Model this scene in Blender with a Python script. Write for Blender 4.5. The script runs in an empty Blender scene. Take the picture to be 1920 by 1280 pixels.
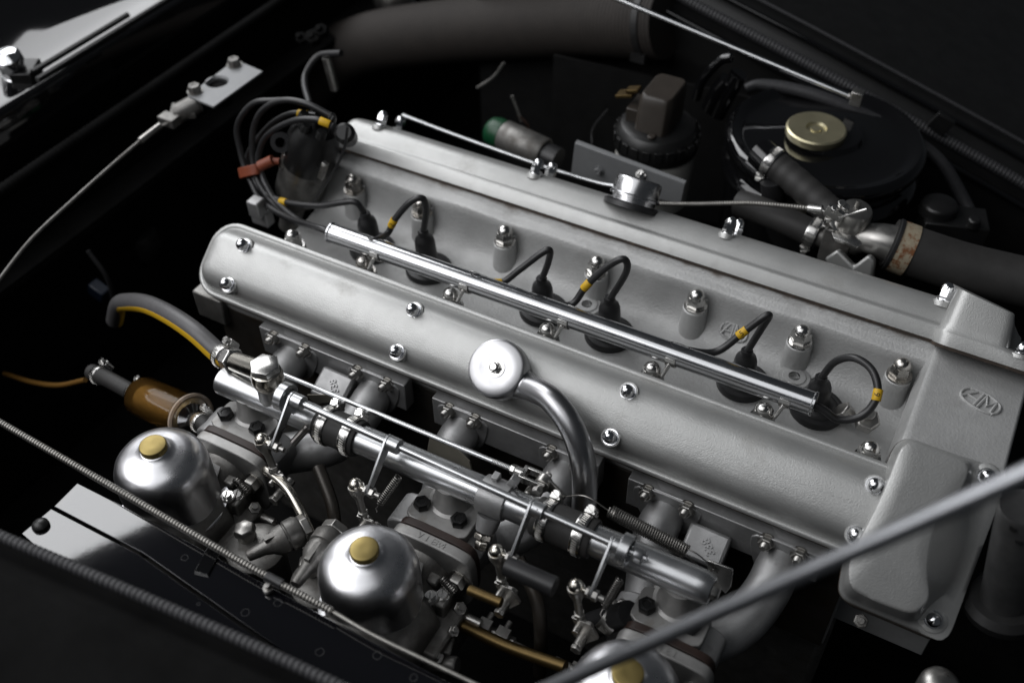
import bpy, bmesh, math, random
import numpy as np
from math import cos, sin, pi, radians, sqrt, atan2
from mathutils import Vector, Matrix
random.seed(7)
SC = bpy.context.scene
COL = SC.collection

# ------------------------------------------------------------------ camera
# engine frame: X runs along the engine towards its front, Y across it (away from the camera), Z up, metres
FPX = 1943.147
RC = np.array([[0.8775, 0.4795, -0.0120], [0.3309, -0.6233, -0.7085], [-0.3472, 0.6177, -0.7056]])
CAM = np.array([0.32370, -0.70984, 0.70607])
u_, s_, vt_ = np.linalg.svd(RC); RC = u_ @ vt_
cd = bpy.data.cameras.new('camera'); cam = bpy.data.objects.new('camera', cd); COL.objects.link(cam)
cd.sensor_width = 36; cd.lens = FPX * 36 / 1920; cd.clip_start = 0.02; cd.clip_end = 60
M = Matrix.Identity(4)
for i in range(3):
    M[i][0] = RC[0][i]; M[i][1] = -RC[1][i]; M[i][2] = -RC[2][i]; M[i][3] = CAM[i]
cam.matrix_world = M
cd.dof.use_dof = True; cd.dof.focus_distance = 0.95; cd.dof.aperture_fstop = 3.6
SC.camera = cam

def P(px, py, **k):
    """point of the place seen at a pixel of the photo, on the plane x=, y= or z= it is known to lie in"""
    d = RC.T @ np.array([(px - 960) / FPX, (py - 640) / FPX, 1.0])
    (a, v), = k.items(); i = 'xyz'.index(a)
    return Vector(CAM + d * ((v - CAM[i]) / d[i]))

# ------------------------------------------------------------------ light: the open door of a dim garage, behind the car (towards -X)
w = bpy.data.worlds.new('World'); SC.world = w; w.use_nodes = True
bgn = w.node_tree.nodes['Background']; bgn.inputs[0].default_value = (0.82, 0.90, 1.0, 1); bgn.inputs[1].default_value = 0.032
def area_light(name, az, el, dist, sx, sy, power, col, target=(0, -0.1, 0), roll=0):
    l = bpy.data.lights.new(name, 'AREA'); l.shape = 'RECTANGLE'; l.size = sx; l.size_y = sy; l.energy = power; l.color = col
    o = bpy.data.objects.new(name, l); COL.objects.link(o)
    a, e = radians(az), radians(el); d = Vector((cos(e) * cos(a), cos(e) * sin(a), sin(e)))
    o.location = Vector(target) + d * dist
    o.rotation_euler = (d.to_track_quat('Z', 'Y') @ Matrix.Rotation(radians(roll), 3, 'Z').to_quaternion()).to_euler()
    return o
area_light('garage_door_light', 151, 39, 2.1, 1.25, 1.2, 25, (0.97, 0.98, 1.0), target=(-.25, -.05, 0))
area_light('side_door_light', 212, 42, 2.4, 2.3, 1.5, 32, (0.98, 0.98, 1.0), target=(.0, -.1, 0))
area_light('skylight', 253, 62, 2.15, 2.0, 1.7, 13, (0.97, 0.98, 1.0), target=(-.30, 0, 0))
vs = SC.view_settings
vs.view_transform = 'Standard'; vs.look = 'None'; vs.exposure = -0.20; vs.gamma = 1.0; vs.use_curve_mapping = False
SC.cycles.max_bounces = 8; SC.cycles.glossy_bounces = 5; SC.cycles.transmission_bounces = 8
SC.cycles.caustics_reflective = False; SC.cycles.caustics_refractive = False
SC.cycles.use_denoising = True; SC.cycles.sample_clamp_indirect = 4.0

# ------------------------------------------------------------------ materials
MAT = {}
def mat(name, col, metal=0.0, rough=0.5, var=0.0, vscale=60, bump=0.0, bscale=400, bdist=0.0004, rvar=0.0, coat=0.0, coat_r=0.05,
        spec=0.5, kind='noise', dirt=None, dscale=25, dlo=0.55, dhi=0.75, aniso=None, ior=None, trans=0.0, detail=3.0):
    m = bpy.data.materials.new(name); m.use_nodes = True; nt = m.node_tree; b = nt.nodes['Principled BSDF']
    b.inputs['Metallic'].default_value = metal; b.inputs['Roughness'].default_value = rough
    b.inputs['Specular IOR Level'].default_value = spec
    b.inputs['Coat Weight'].default_value = coat; b.inputs['Coat Roughness'].default_value = coat_r
    if ior: b.inputs['IOR'].default_value = ior
    b.inputs['Transmission Weight'].default_value = trans
    b.inputs['Base Color'].default_value = (*col, 1)
    tc = nt.nodes.new('ShaderNodeTexCoord'); L = nt.links.new
    def noise(scale, det=3.0, rgh=0.55):
        n = nt.nodes.new('ShaderNodeTexNoise'); n.inputs['Scale'].default_value = scale; n.inputs['Detail'].default_value = det
        n.inputs['Roughness'].default_value = rgh; L(tc.outputs['Object'], n.inputs['Vector']); return n
    colour = None
    if var > 0:
        n = noise(vscale, 5.0, 0.65); r = nt.nodes.new('ShaderNodeMapRange')
        r.inputs['From Min'].default_value = 0.3; r.inputs['From Max'].default_value = 0.7
        r.inputs['To Min'].default_value = 1 - var; r.inputs['To Max'].default_value = 1 + var; L(n.outputs['Fac'], r.inputs['Value'])
        mx = nt.nodes.new('ShaderNodeVectorMath'); mx.operation = 'SCALE'; mx.inputs[0].default_value = col
        L(r.outputs[0], mx.inputs['Scale']); colour = mx.outputs[0]; L(colour, b.inputs['Base Color'])
    if dirt:
        n = noise(dscale, 6.0, 0.7); r = nt.nodes.new('ShaderNodeMapRange')
        r.inputs['From Min'].default_value = dlo; r.inputs['From Max'].default_value = dhi; L(n.outputs['Fac'], r.inputs['Value'])
        mx = nt.nodes.new('ShaderNodeMix'); mx.data_type = 'RGBA'; L(r.outputs[0], mx.inputs[0])
        if colour: L(colour, mx.inputs[6])
        else: mx.inputs[6].default_value = (*col, 1)
        mx.inputs[7].default_value = (*dirt, 1); L(mx.outputs[2], b.inputs['Base Color'])
        if metal > 0:
            iv = nt.nodes.new('ShaderNodeMath'); iv.operation = 'MULTIPLY_ADD'; L(r.outputs[0], iv.inputs[0])
            iv.inputs[1].default_value = -0.7 * metal; iv.inputs[2].default_value = metal; L(iv.outputs[0], b.inputs['Metallic'])
    if rvar > 0:
        n = noise(vscale * 0.7, 4.0, 0.6); r = nt.nodes.new('ShaderNodeMapRange')
        r.inputs['From Min'].default_value = 0.3; r.inputs['From Max'].default_value = 0.7
        r.inputs['To Min'].default_value = max(0.02, rough - rvar); r.inputs['To Max'].default_value = rough + rvar
        L(n.outputs['Fac'], r.inputs['Value']); L(r.outputs[0], b.inputs['Roughness'])
    if bump > 0:
        bp = nt.nodes.new('ShaderNodeBump'); bp.inputs['Strength'].default_value = bump; bp.inputs['Distance'].default_value = bdist
        if kind == 'hammer':
            v = nt.nodes.new('ShaderNodeTexVoronoi'); v.feature = 'SMOOTH_F1'; v.inputs['Scale'].default_value = bscale
            v.inputs['Smoothness'].default_value = 0.7
            n = noise(bscale * 0.55, 2.0); wv = nt.nodes.new('ShaderNodeVectorMath'); wv.operation = 'MULTIPLY_ADD'
            L(n.outputs['Color'], wv.inputs[0]); wv.inputs[1].default_value = (0.003,) * 3; L(tc.outputs['Object'], wv.inputs[2])
            L(wv.outputs[0], v.inputs['Vector']); L(v.outputs['Distance'], bp.inputs['Height'])
        else:
            n = noise(bscale, detail, 0.6); L(n.outputs['Fac'], bp.inputs['Height'])
        L(bp.outputs['Normal'], b.inputs['Normal'])
    if aniso:
        b.inputs['Anisotropic'].default_value = aniso
    MAT[name] = m; return m
mat('hammer_silver', (0.49, 0.493, 0.482), 0.54, 0.43, 0.06, 30, 0.34, 880, 0.0007, detail=1.2, rvar=0.05, dirt=(0.30, 0.29, 0.27), dscale=14, dlo=0.60, dhi=0.9, coat=0.2, coat_r=0.30)
mat('head_paint', (0.50, 0.502, 0.495), 0.35, 0.50, 0.08, 35, 0.50, 420, 0.0011, rvar=0.08, dirt=(0.30, 0.295, 0.285), dscale=18, dlo=0.57, dhi=0.85, detail=9)
mat('cast_aluminium', (0.41, 0.41, 0.41), 0.75, 0.48, 0.14, 50, 0.35, 900, 0.0003, rvar=0.08, dirt=(0.10, 0.095, 0.09), dscale=30, dlo=0.58, dhi=0.8)
mat('old_cast', (0.20, 0.195, 0.185), 0.7, 0.45, 0.25, 60, 0.35, 600, 0.0004, rvar=0.12, dirt=(0.06, 0.05, 0.04), dscale=40, dlo=0.5, dhi=0.75)
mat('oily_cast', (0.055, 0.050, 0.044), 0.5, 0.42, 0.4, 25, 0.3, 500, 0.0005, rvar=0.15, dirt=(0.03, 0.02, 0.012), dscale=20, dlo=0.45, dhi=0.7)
mat('light_cast', (0.37, 0.365, 0.355), 0.55, 0.48, 0.12, 60, 0.3, 900, 0.0003, dirt=(0.2, 0.18, 0.15), dscale=50, dlo=0.58, dhi=0.8)
mat('polished_aluminium', (0.64, 0.64, 0.65), 1.0, 0.26, 0.04, 40, 0.03, 300, 0.0002, rvar=0.05)
mat('brushed_pot', (0.45, 0.45, 0.46), 1.0, 0.33, 0.05, 60, rvar=0.06)
mat('spun_aluminium', (0.80, 0.80, 0.82), 1.0, 0.33, 0.03, 40, rvar=0.04)
mat('polished_tube', (0.62, 0.625, 0.64), 1.0, 0.21, rvar=0.03, vscale=60)
mat('satin_tube', (0.60, 0.61, 0.62), 0.95, 0.30, 0.05, 50, 0.04, 500, 0.0002, rvar=0.05)
mat('chrome', (0.88, 0.885, 0.90), 1.0, 0.09, rvar=0.03, vscale=90)
mat('plated_steel', (0.66, 0.65, 0.63), 1.0, 0.24, 0.08, 90, rvar=0.07)
mat('dull_steel', (0.42, 0.41, 0.39), 0.95, 0.36, 0.15, 90, rvar=0.1, dirt=(0.12, 0.09, 0.06), dscale=90, dlo=0.6, dhi=0.8)
mat('nickel', (0.60, 0.57, 0.51), 1.0, 0.22, 0.06, 60, rvar=0.06)
mat('brass', (0.31, 0.24, 0.09), 0.85, 0.40, 0.06, 70, rvar=0.08)
mat('old_brass', (0.11, 0.075, 0.03), 0.9, 0.42, 0.2, 70)
mat('gold_passivate', (0.62, 0.57, 0.38), 0.85, 0.34, 0.1, 40, rvar=0.08, dirt=(0.42, 0.30, 0.20), dscale=70, dlo=0.62, dhi=0.8)
mat('black_rubber', (0.018, 0.018, 0.019), 0.0, 0.42, 0.2, 60, 0.1, 700, 0.0002, rvar=0.06)
mat('lead_rubber', (0.022, 0.022, 0.023), 0.0, 0.38, 0.15, 80, 0.08, 1200, 0.0002, spec=0.55)
mat('hose_rubber', (0.030, 0.029, 0.028), 0.0, 0.58, 0.2, 50, 0.2, 900, 0.0003)
mat('grey_hose', (0.10, 0.098, 0.10), 0.0, 0.42, 0.1, 50)
mat('duct_cloth', (0.024, 0.0195, 0.0165), 0.0, 0.75, 0.15, 40, 0.2, 1500, 0.0003)
mat('yellow_sleeve', (0.74, 0.45, 0.02), 0.0, 0.5, 0.10, 200, dirt=(0.30, 0.18, 0.02), dscale=220, dlo=0.58, dhi=0.72)
mat('worn_steel', (0.52, 0.50, 0.47), 1.0, 0.30, 0.15, 110, rvar=0.12, dirt=(0.16, 0.12, 0.08), dscale=140, dlo=0.58, dhi=0.75)
mat('worn_chrome', (0.80, 0.80, 0.80), 1.0, 0.15, 0.1, 120, rvar=0.1)
mat('yellow_stripe', (0.70, 0.42, 0.02), 0.0, 0.45)
mat('orange_rubber', (0.24, 0.060, 0.028), 0.0, 0.5, 0.1, 80)
mat('black_ink', (0.01, 0.01, 0.01), 0.0, 0.6)
mat('black_gloss', (0.0045, 0.0045, 0.005), 0.0, 0.05, coat=0.6, coat_r=0.02, bump=0.035, bscale=60, bdist=0.0006)
mat('black_satin', (0.011, 0.011, 0.011), 0.0, 0.34, 0.2, 40, bump=0.06, bscale=300, bdist=0.0004)
mat('black_matt', (0.007, 0.007, 0.007), 0.0, 0.8, 0.3, 20, spec=0.05)
mat('black_bolt', (0.012, 0.012, 0.012), 0.2, 0.34, 0.3, 150)
mat('bakelite', (0.010, 0.010, 0.010), 0.0, 0.36, 0.2, 60)
mat('brown_plastic', (0.040, 0.033, 0.027), 0.0, 0.40, 0.12, 60, 0.15, 700, 0.0003)
mat('white_plastic', (0.62, 0.61, 0.57), 0.0, 0.35, 0.05, 30)
mat('grey_paint', (0.24, 0.245, 0.25), 0.2, 0.45, 0.06, 50, 0.05, 500, 0.0003)
mat('gasket', (0.035, 0.025, 0.018), 0.0, 0.8, 0.4, 120, dirt=(0.12, 0.08, 0.05), dscale=90)
mat('insulator', (0.030, 0.017, 0.013), 0.0, 0.5, 0.3, 90)
mat('rust_band', (0.42, 0.36, 0.26), 0.3, 0.5, 0.2, 80, dirt=(0.20, 0.08, 0.03), dscale=90, dlo=0.5, dhi=0.6)
mat('green_plastic', (0.004, 0.055, 0.02), 0.0, 0.4)
mat('blue_plastic', (0.004, 0.009, 0.020), 0.0, 0.4)
mat('brown_wire', (0.02, 0.009, 0.005), 0.0, 0.5)
mat('tan_card', (0.30, 0.28, 0.23), 0.0, 0.6, 0.1, 60)
mat('rope_braid', (0.040, 0.040, 0.043), 0.0, 0.55, 0.25, 300)
mat('spring_wire', (0.27, 0.26, 0.245), 1.0, 0.34)
mat('prop_paint', (0.40, 0.41, 0.43), 0.95, 0.30, 0.1, 40)
mat('dull_amber', (0.16, 0.08, 0.015), 0.0, 0.5)
mat('conduit_steel', (0.30, 0.29, 0.27), 0.9, 0.42, 0.2, 100)
def clear_plastic(name, tint, ior=1.5, rough=0.06):
    m = bpy.data.materials.new(name); m.use_nodes = True; nt = m.node_tree; nt.nodes.remove(nt.nodes['Principled BSDF']); L = nt.links.new
    t_ = nt.nodes.new('ShaderNodeBsdfTransparent'); t_.inputs[0].default_value = (*tint, 1)
    d_ = nt.nodes.new('ShaderNodeBsdfTranslucent'); d_.inputs[0].default_value = (*tint, 1)
    m0 = nt.nodes.new('ShaderNodeMixShader'); m0.inputs[0].default_value = 0.42; L(t_.outputs[0], m0.inputs[1]); L(d_.outputs[0], m0.inputs[2])
    g_ = nt.nodes.new('ShaderNodeBsdfGlossy'); g_.inputs['Roughness'].default_value = rough
    f_ = nt.nodes.new('ShaderNodeFresnel'); f_.inputs[0].default_value = ior
    mx = nt.nodes.new('ShaderNodeMixShader'); L(f_.outputs[0], mx.inputs[0]); L(m0.outputs[0], mx.inputs[1]); L(g_.outputs[0], mx.inputs[2])
    L(mx.outputs[0], nt.nodes['Material Output'].inputs[0]); MAT[name] = m
clear_plastic('amber', (0.98, 0.82, 0.54), 2.4, 0.10)
mat('wet_paper', (0.66, 0.48, 0.25), 0.0, 0.5, 0.15, 80)
mat('lathe_turned', (0.80, 0.80, 0.82), 1.0, 0.31, 0.04, 40, rvar=0.05)
mat('dim_tube', (0.10, 0.10, 0.10), 0.7, 0.42, 0.2, 50)
mat('dim_grey', (0.022, 0.022, 0.022), 0.3, 0.45, 0.3, 40)
mat('clear_rim', (0.75, 0.62, 0.5), 0.0, 0.15, trans=0.5, ior=1.4)
mat('dark_glass', (0.02, 0.025, 0.027), 0.0, 0.03, spec=0.6)

def stain_along_joint(m, col=(0.10, 0.062, 0.034)):
    '''rusty oil weep that has crept out of the cover joints, in ragged patches along |y| = 84 mm'''
    nt = m.node_tree; b = nt.nodes['Principled BSDF']; L = nt.links.new; N = nt.nodes.new
    tc = N('ShaderNodeTexCoord'); sx = N('ShaderNodeSeparateXYZ'); L(tc.outputs['Object'], sx.inputs[0])
    ab = N('ShaderNodeMath'); ab.operation = 'ABSOLUTE'; L(sx.outputs['Y'], ab.inputs[0])
    n = N('ShaderNodeTexNoise'); n.inputs['Scale'].default_value = 38; n.inputs['Detail'].default_value = 6; L(tc.outputs['Object'], n.inputs['Vector'])
    w_ = N('ShaderNodeMath'); w_.operation = 'MULTIPLY_ADD'; L(n.outputs['Fac'], w_.inputs[0]); w_.inputs[1].default_value = 0.016; L(ab.outputs[0], w_.inputs[2])
    r = N('ShaderNodeMapRange'); r.inputs['From Min'].default_value = 0.0905; r.inputs['From Max'].default_value = 0.0950; L(w_.outputs[0], r.inputs['Value'])
    lt = N('ShaderNodeMath'); lt.operation = 'LESS_THAN'; L(ab.outputs[0], lt.inputs[0]); lt.inputs[1].default_value = 0.0848
    ml = N('ShaderNodeMath'); ml.operation = 'MULTIPLY'; L(r.outputs[0], ml.inputs[0]); L(lt.outputs[0], ml.inputs[1])
    old = b.inputs['Base Color'].links[0].from_socket
    mx = N('ShaderNodeMix'); mx.data_type = 'RGBA'; L(ml.outputs[0], mx.inputs[0]); L(old, mx.inputs[6]); mx.inputs[7].default_value = (*col, 1); L(mx.outputs[2], b.inputs['Base Color'])
stain_along_joint(MAT['head_paint'])
def turned(m, freq=420.0, strength=0.10):
    '''faint concentric tool marks round the local Z axis'''
    nt = m.node_tree; b = nt.nodes['Principled BSDF']; L = nt.links.new; N = nt.nodes.new
    tc = N('ShaderNodeTexCoord'); wv = N('ShaderNodeTexWave'); wv.wave_type = 'RINGS'; wv.rings_direction = 'Z'; wv.inputs['Scale'].default_value = freq
    wv.inputs['Distortion'].default_value = 0.6; wv.inputs['Detail Scale'].default_value = 3.0; L(tc.outputs['Object'], wv.inputs['Vector'])
    bp = N('ShaderNodeBump'); bp.inputs['Strength'].default_value = strength; bp.inputs['Distance'].default_value = 0.0002; L(wv.outputs['Fac'], bp.inputs['Height']); L(bp.outputs['Normal'], b.inputs['Normal'])
turned(MAT['lathe_turned'])
def dried_drops(m):
    '''rings left by dried water drops on the glossy paint'''
    nt = m.node_tree; b = nt.nodes['Principled BSDF']; L = nt.links.new; N = nt.nodes.new
    tc = N('ShaderNodeTexCoord'); v = N('ShaderNodeTexVoronoi'); v.inputs['Scale'].default_value = 55; v.voronoi_dimensions = '2D'; L(tc.outputs['Object'], v.inputs['Vector'])
    n = N('ShaderNodeTexNoise'); n.inputs['Scale'].default_value = 300; L(tc.outputs['Object'], n.inputs['Vector'])
    sc = N('ShaderNodeSeparateColor'); L(v.outputs['Color'], sc.inputs[0])
    rad = N('ShaderNodeMath'); rad.operation = 'MULTIPLY_ADD'; L(sc.outputs[1], rad.inputs[0]); rad.inputs[1].default_value = 0.16; rad.inputs[2].default_value = 0.10
    jit = N('ShaderNodeMath'); jit.operation = 'MULTIPLY_ADD'; L(n.outputs['Fac'], jit.inputs[0]); jit.inputs[1].default_value = 0.10; L(v.outputs['Distance'], jit.inputs[2])
    df = N('ShaderNodeMath'); df.operation = 'SUBTRACT'; L(jit.outputs[0], df.inputs[0]); L(rad.outputs[0], df.inputs[1])
    ab = N('ShaderNodeMath'); ab.operation = 'ABSOLUTE'; L(df.outputs[0], ab.inputs[0])
    rg = N('ShaderNodeMapRange'); rg.inputs['From Min'].default_value = 0.0; rg.inputs['From Max'].default_value = 0.022; rg.inputs['To Min'].default_value = 1.0; rg.inputs['To Max'].default_value = 0.0; L(ab.outputs[0], rg.inputs['Value'])
    th = N('ShaderNodeMath'); th.operation = 'GREATER_THAN'; L(sc.outputs[0], th.inputs[0]); th.inputs[1].default_value = 0.72
    ml = N('ShaderNodeMath'); ml.operation = 'MULTIPLY'; L(rg.outputs[0], ml.inputs[0]); L(th.outputs[0], ml.inputs[1])
    mx = N('ShaderNodeMix'); mx.data_type = 'RGBA'; L(ml.outputs[0], mx.inputs[0]); mx.inputs[6].default_value = (.0045, .0045, .006, 1); mx.inputs[7].default_value = (.07, .07, .07, 1); L(mx.outputs[2], b.inputs['Base Color'])
mat('spotted_gloss', (0.0045, 0.0045, 0.006), 0.0, 0.05, spec=0.8, coat=1.0, coat_r=0.02, bump=0.035, bscale=60, bdist=0.0006)
dried_drops(MAT['spotted_gloss'])
# ------------------------------------------------------------------ mesh helpers
def V(*a): return Vector(a)
def frame(ax, ref=None):
    z = Vector(ax).normalized()
    r = Vector(ref) if ref is not None else (V(0, 0, 1) if abs(z.z) < 0.9 else V(1, 0, 0))
    x = (r - z * r.dot(z)).normalized(); y = z.cross(x)
    return x, y, z
def rotm(ax, ref=None):
    x, y, z = frame(ax, ref); return Matrix((x, y, z)).transposed()
def spline(pts, n=8):
    p = [Vector(q) for q in pts]
    if len(p) < 3: return [p[0].lerp(p[-1], i / n) for i in range(n + 1)]
    p = [p[0] * 2 - p[1]] + p + [p[-1] * 2 - p[-2]]; out = []
    for i in range(1, len(p) - 2):
        a, b, c, d = p[i - 1:i + 3]
        for j in range(n):
            t = j / n
            out.append(0.5 * ((2 * b) + (c - a) * t + (2 * a - 5 * b + 4 * c - d) * t * t + (3 * b - a - 3 * c + d) * t ** 3))
    out.append(p[-2]); return out
def chaikin(loop, n=2, q=0.25):
    for _ in range(n):
        o = []
        for i in range(len(loop)):
            a, b = Vector(loop[i]), Vector(loop[(i + 1) % len(loop)])
            o += [a.lerp(b, q), a.lerp(b, 1 - q)]
        loop = o
    return loop
class MB:
    def __init__(s): s.v = []; s.f = []
    def add(s, vs, fs):
        o = len(s.v); s.v += [Vector(q) for q in vs]; s.f += [tuple(i + o for i in f) for f in fs]; return s
    def loft(s, loops, cap0=True, cap1=True, closed=True):
        n = len(loops[0]); vs = [q for l in loops for q in l]; fs = []
        for k in range(len(loops) - 1):
            for i in range(n if closed else n - 1):
                j = (i + 1) % n; fs.append((k * n + i, k * n + j, (k + 1) * n + j, (k + 1) * n + i))
        if cap0: fs.append(tuple(range(n)))
        if cap1: fs.append(tuple((len(loops) - 1) * n + i for i in range(n)))
        return s.add(vs, fs)
    def lathe(s, o, ax, prof, n=28, ref=None, cap0=True, cap1=True):
        x, y, z = frame(ax, ref); o = Vector(o); loops = []
        for r, h in prof:
            loops.append([o + z * h + (x * cos(2 * pi * i / n) + y * sin(2 * pi * i / n)) * max(r, 1e-5) for i in range(n)])
        return s.loft(loops, cap0, cap1)
    def rod(s, a, b, r, n=16, r2=None):
        a, b = Vector(a), Vector(b); L = (b - a).length
        return s.lathe(a, b - a, [(r, 0), (r if r2 is None else r2, L)], n)
    def tube(s, pts, r, n=12, cap=True):
        pts = [Vector(q) for q in pts]; m = len(pts); R = r if callable(r) else (lambda t: r)
        T = [(pts[min(i + 1, m - 1)] - pts[max(i - 1, 0)]).normalized() for i in range(m)]
        x = frame(T[0])[0]; loops = []
        for i in range(m):
            x = (x - T[i] * x.dot(T[i])).normalized(); y = T[i].cross(x)
            rr = R(i / (m - 1))
            loops.append([pts[i] + (x * cos(2 * pi * k / n) + y * sin(2 * pi * k / n)) * rr for k in range(n)])
        return s.loft(loops, cap, cap)
    def prism(s, poly, vec):
        a = [Vector(q) for q in poly]; return s.loft([a, [q + Vector(vec) for q in a]])
    def box(s, c, hx, hy, hz, R=None):
        c = Vector(c); R = R or Matrix.Identity(3)
        q = [R @ V(sx * hx, sy * hy, sz * hz) + c for sz in (-1, 1) for sx, sy in ((-1, -1), (1, -1), (1, 1), (-1, 1))]
        return s.add(q, [(0, 1, 2, 3), (4, 5, 6, 7), (0, 1, 5, 4), (1, 2, 6, 5), (2, 3, 7, 6), (3, 0, 4, 7)])
    def hexn(s, o, ax, af, h, ch=0.12, ref=None, n=6):
        r = af / 2 / cos(pi / 6) if n == 6 else af / 2
        return s.lathe(o, ax, [(r * (1 - ch), 0), (r, h * ch), (r, h * (1 - ch)), (r * (1 - ch), h)], n, ref)
    def helix(s, a, b, R, r, turns, seg=14, n=6, hooks=True):
        a, b = Vector(a), Vector(b); x, y, z = frame(b - a); L = (b - a).length; N = int(turns * seg)
        pts = [a + z * (L * i / N) + (x * cos(2 * pi * i / seg) + y * sin(2 * pi * i / seg)) * R for i in range(N + 1)]
        return s.tube(pts, r, n)
    def mesh(s, name, off=(0, 0, 0), ang=38):
        me = bpy.data.meshes.new(name); o = Vector(off)
        me.from_pydata([q - o for q in s.v], [], s.f); bm = bmesh.new(); bm.from_mesh(me)
        bmesh.ops.recalc_face_normals(bm, faces=bm.faces); bm.to_mesh(me); bm.free()
        me.polygons.foreach_set('use_smooth', [True] * len(me.polygons)); me.set_sharp_from_angle(angle=radians(ang)); me.update()
        return me
def resample(pts, step):
    pts = [Vector(q) for q in pts]; out = [pts[0]]; acc = 0.0
    for a, b in zip(pts, pts[1:]):
        L = (b - a).length
        if L < 1e-9: continue
        t = step - acc
        while t <= L: out.append(a.lerp(b, t / L)); t += step
        acc = L - (t - step)
    return out
def ribbed(mb, pts, r, amp, pitch, n=12, sharp=False):
    p = resample(pts, pitch / 4); m = len(p) - 1
    return mb.tube(p, lambda s: r + amp * (0, .75, 1, .75)[int(s * m + .5) % 4], n)
ORG = {}
def tag(o, label, cat, group=None, kind=None):
    if label: o['label'] = label
    if cat: o['category'] = cat
    if group: o['group'] = group
    if kind: o['kind'] = kind
    return o
def thing(name, label, cat, loc, group=None):
    o = bpy.data.objects.new(name, None); o.empty_display_size = 0.02; COL.objects.link(o); o.location = loc
    ORG[o.name] = Vector(loc); return tag(o, label, cat, group)
def ob(name, mb, m, parent=None, bev=0.0, seg=2, ang=38, label=None, kind=None):
    """a mesh part under its thing (or, without a parent, a top-level mesh)"""
    off = ORG[parent.name] if parent else V(0, 0, 0)
    me = mb.mesh(name, off, ang) if isinstance(mb, MB) else mb
    me.materials.append(MAT[m]); o = bpy.data.objects.new(name, me); COL.objects.link(o)
    if parent: o.parent = parent
    ORG[o.name] = off
    if bev > 0:
        b = o.modifiers.new('bevel', 'BEVEL'); b.width = bev; b.segments = seg; b.limit_method = 'ANGLE'; b.angle_limit = radians(35)
        b.harden_normals = False
    if label: o['label'] = label
    if kind: o['kind'] = kind
    return o
SHARED = {}
def inst(name, key, m, parent, loc, R=None):
    """a repeat that shares mesh data: key -> function that fills a builder in local coordinates"""
    if (key, m) not in SHARED:
        me = KEYS[key]().mesh(name); me.materials.append(MAT[m]); SHARED[key, m] = me
    o = bpy.data.objects.new(name, SHARED[key, m]); COL.objects.link(o)
    o.location = Vector(loc) - ORG[parent.name]; ORG[o.name] = Vector(loc)
    if R is not None: o.rotation_euler = R.to_euler()
    o.parent = parent; return o
def text_mesh(txt, size, depth, off=0.0):
    c = bpy.data.curves.new('t', 'FONT'); c.body = txt; c.size = size; c.extrude = depth; c.align_x = 'CENTER'; c.align_y = 'CENTER'; c.offset = off
    c.resolution_u = 3
    o = bpy.data.objects.new('t', c); COL.objects.link(o); dg = bpy.context.evaluated_depsgraph_get()
    me = bpy.data.meshes.new_from_object(o.evaluated_get(dg)); bpy.data.objects.remove(o); bpy.data.curves.remove(c); return me
def text_ob(name, txt, size, depth, m, parent, o, ex, ey, wrap=None, off=0.0):
    """raised or printed lettering lying on the plane (ex, ey) at o; wrap = radius bends it round an axis along ex"""
    me = text_mesh(txt, size, depth, off); ex, ey = Vector(ex).normalized(), Vector(ey).normalized(); n = ex.cross(ey); O = ORG[parent.name]
    for v in me.vertices:
        a, b, c = v.co
        if wrap: p = Vector(o) + ex * a + ey * (sin(b / wrap) * (wrap + c)) + n * (cos(b / wrap) * (wrap + c) - wrap)
        else: p = Vector(o) + ex * a + ey * b + n * c
        v.co = p - O
    me.materials.clear(); me.materials.append(MAT[m]); q = bpy.data.objects.new(name, me); COL.objects.link(q); q.parent = parent; ORG[q.name] = O
    return q
def acorn(af, hexh, domer, washr, washh=0.0012, base=0.0):
    b = MB(); b.lathe((0, 0, base), (0, 0, 1), [(washr, 0), (washr, washh)], 24)
    r = af / 2 / cos(pi / 6); z0 = base + washh
    b.lathe((0, 0, z0), (0, 0, 1), [(r * .94, 0), (r, hexh * .12), (r, hexh * .75), (r * .88, hexh)], 6)
    dome = [(domer * cos(t) if t else domer, hexh * .8 + (domer * 0.2) + domer * sin(t)) for t in np.linspace(0, pi / 2, 8)]
    b.lathe((0, 0, z0), (0, 0, 1), [(domer, hexh * .7)] + dome, 24); return b
def nut_stud(af=0.011, h=0.007, r=0.0035, L=0.005, wr=0.008):
    b = MB(); b.lathe((0, 0, 0), (0, 0, 1), [(wr, 0), (wr, .0012)], 20); b.hexn((0, 0, .0012), (0, 0, 1), af, h)
    prof = [(r, h)]
    for k in range(5): prof += [(r, h + L * k / 5 + .0012), (r * .86, h + L * (k + .5) / 5 + .0012)]
    prof += [(r * .7, h + L + .0015)]; b.lathe((0, 0, 0), (0, 0, 1), prof, 12); return b
def bolt_head(af=0.012, h=0.006, wr=0.0):
    b = MB()
    if wr: b.lathe((0, 0, 0), (0, 0, 1), [(wr, 0), (wr, .001)], 18)
    r = af / 2 / cos(pi / 6); b.lathe((0, 0, .001), (0, 0, 1), [(r, 0), (r, h * .8), (r * .85, h), (r * .55, h), (r * .45, h * .86)], 6); return b
def slot_screw(r=0.004, h=0.0032, wr=0.006):
    b = MB(); b.lathe((0, 0, 0), (0, 0, 1), [(wr, 0), (wr, .0008)], 18)
    s = .0006
    for sg in (1, -1):   # two half discs leave a real slot
        pts = []
        for t in np.linspace(-pi / 2 + .18, pi / 2 - .18, 9): pts.append((sg * r * cos(t), r * sin(t), .0008))
        b.prism(pts, (0, 0, h))
    b.lathe((0, 0, .0008), (0, 0, 1), [(r * .96, 0), (r * .96, h * .45)], 18); return b
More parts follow.
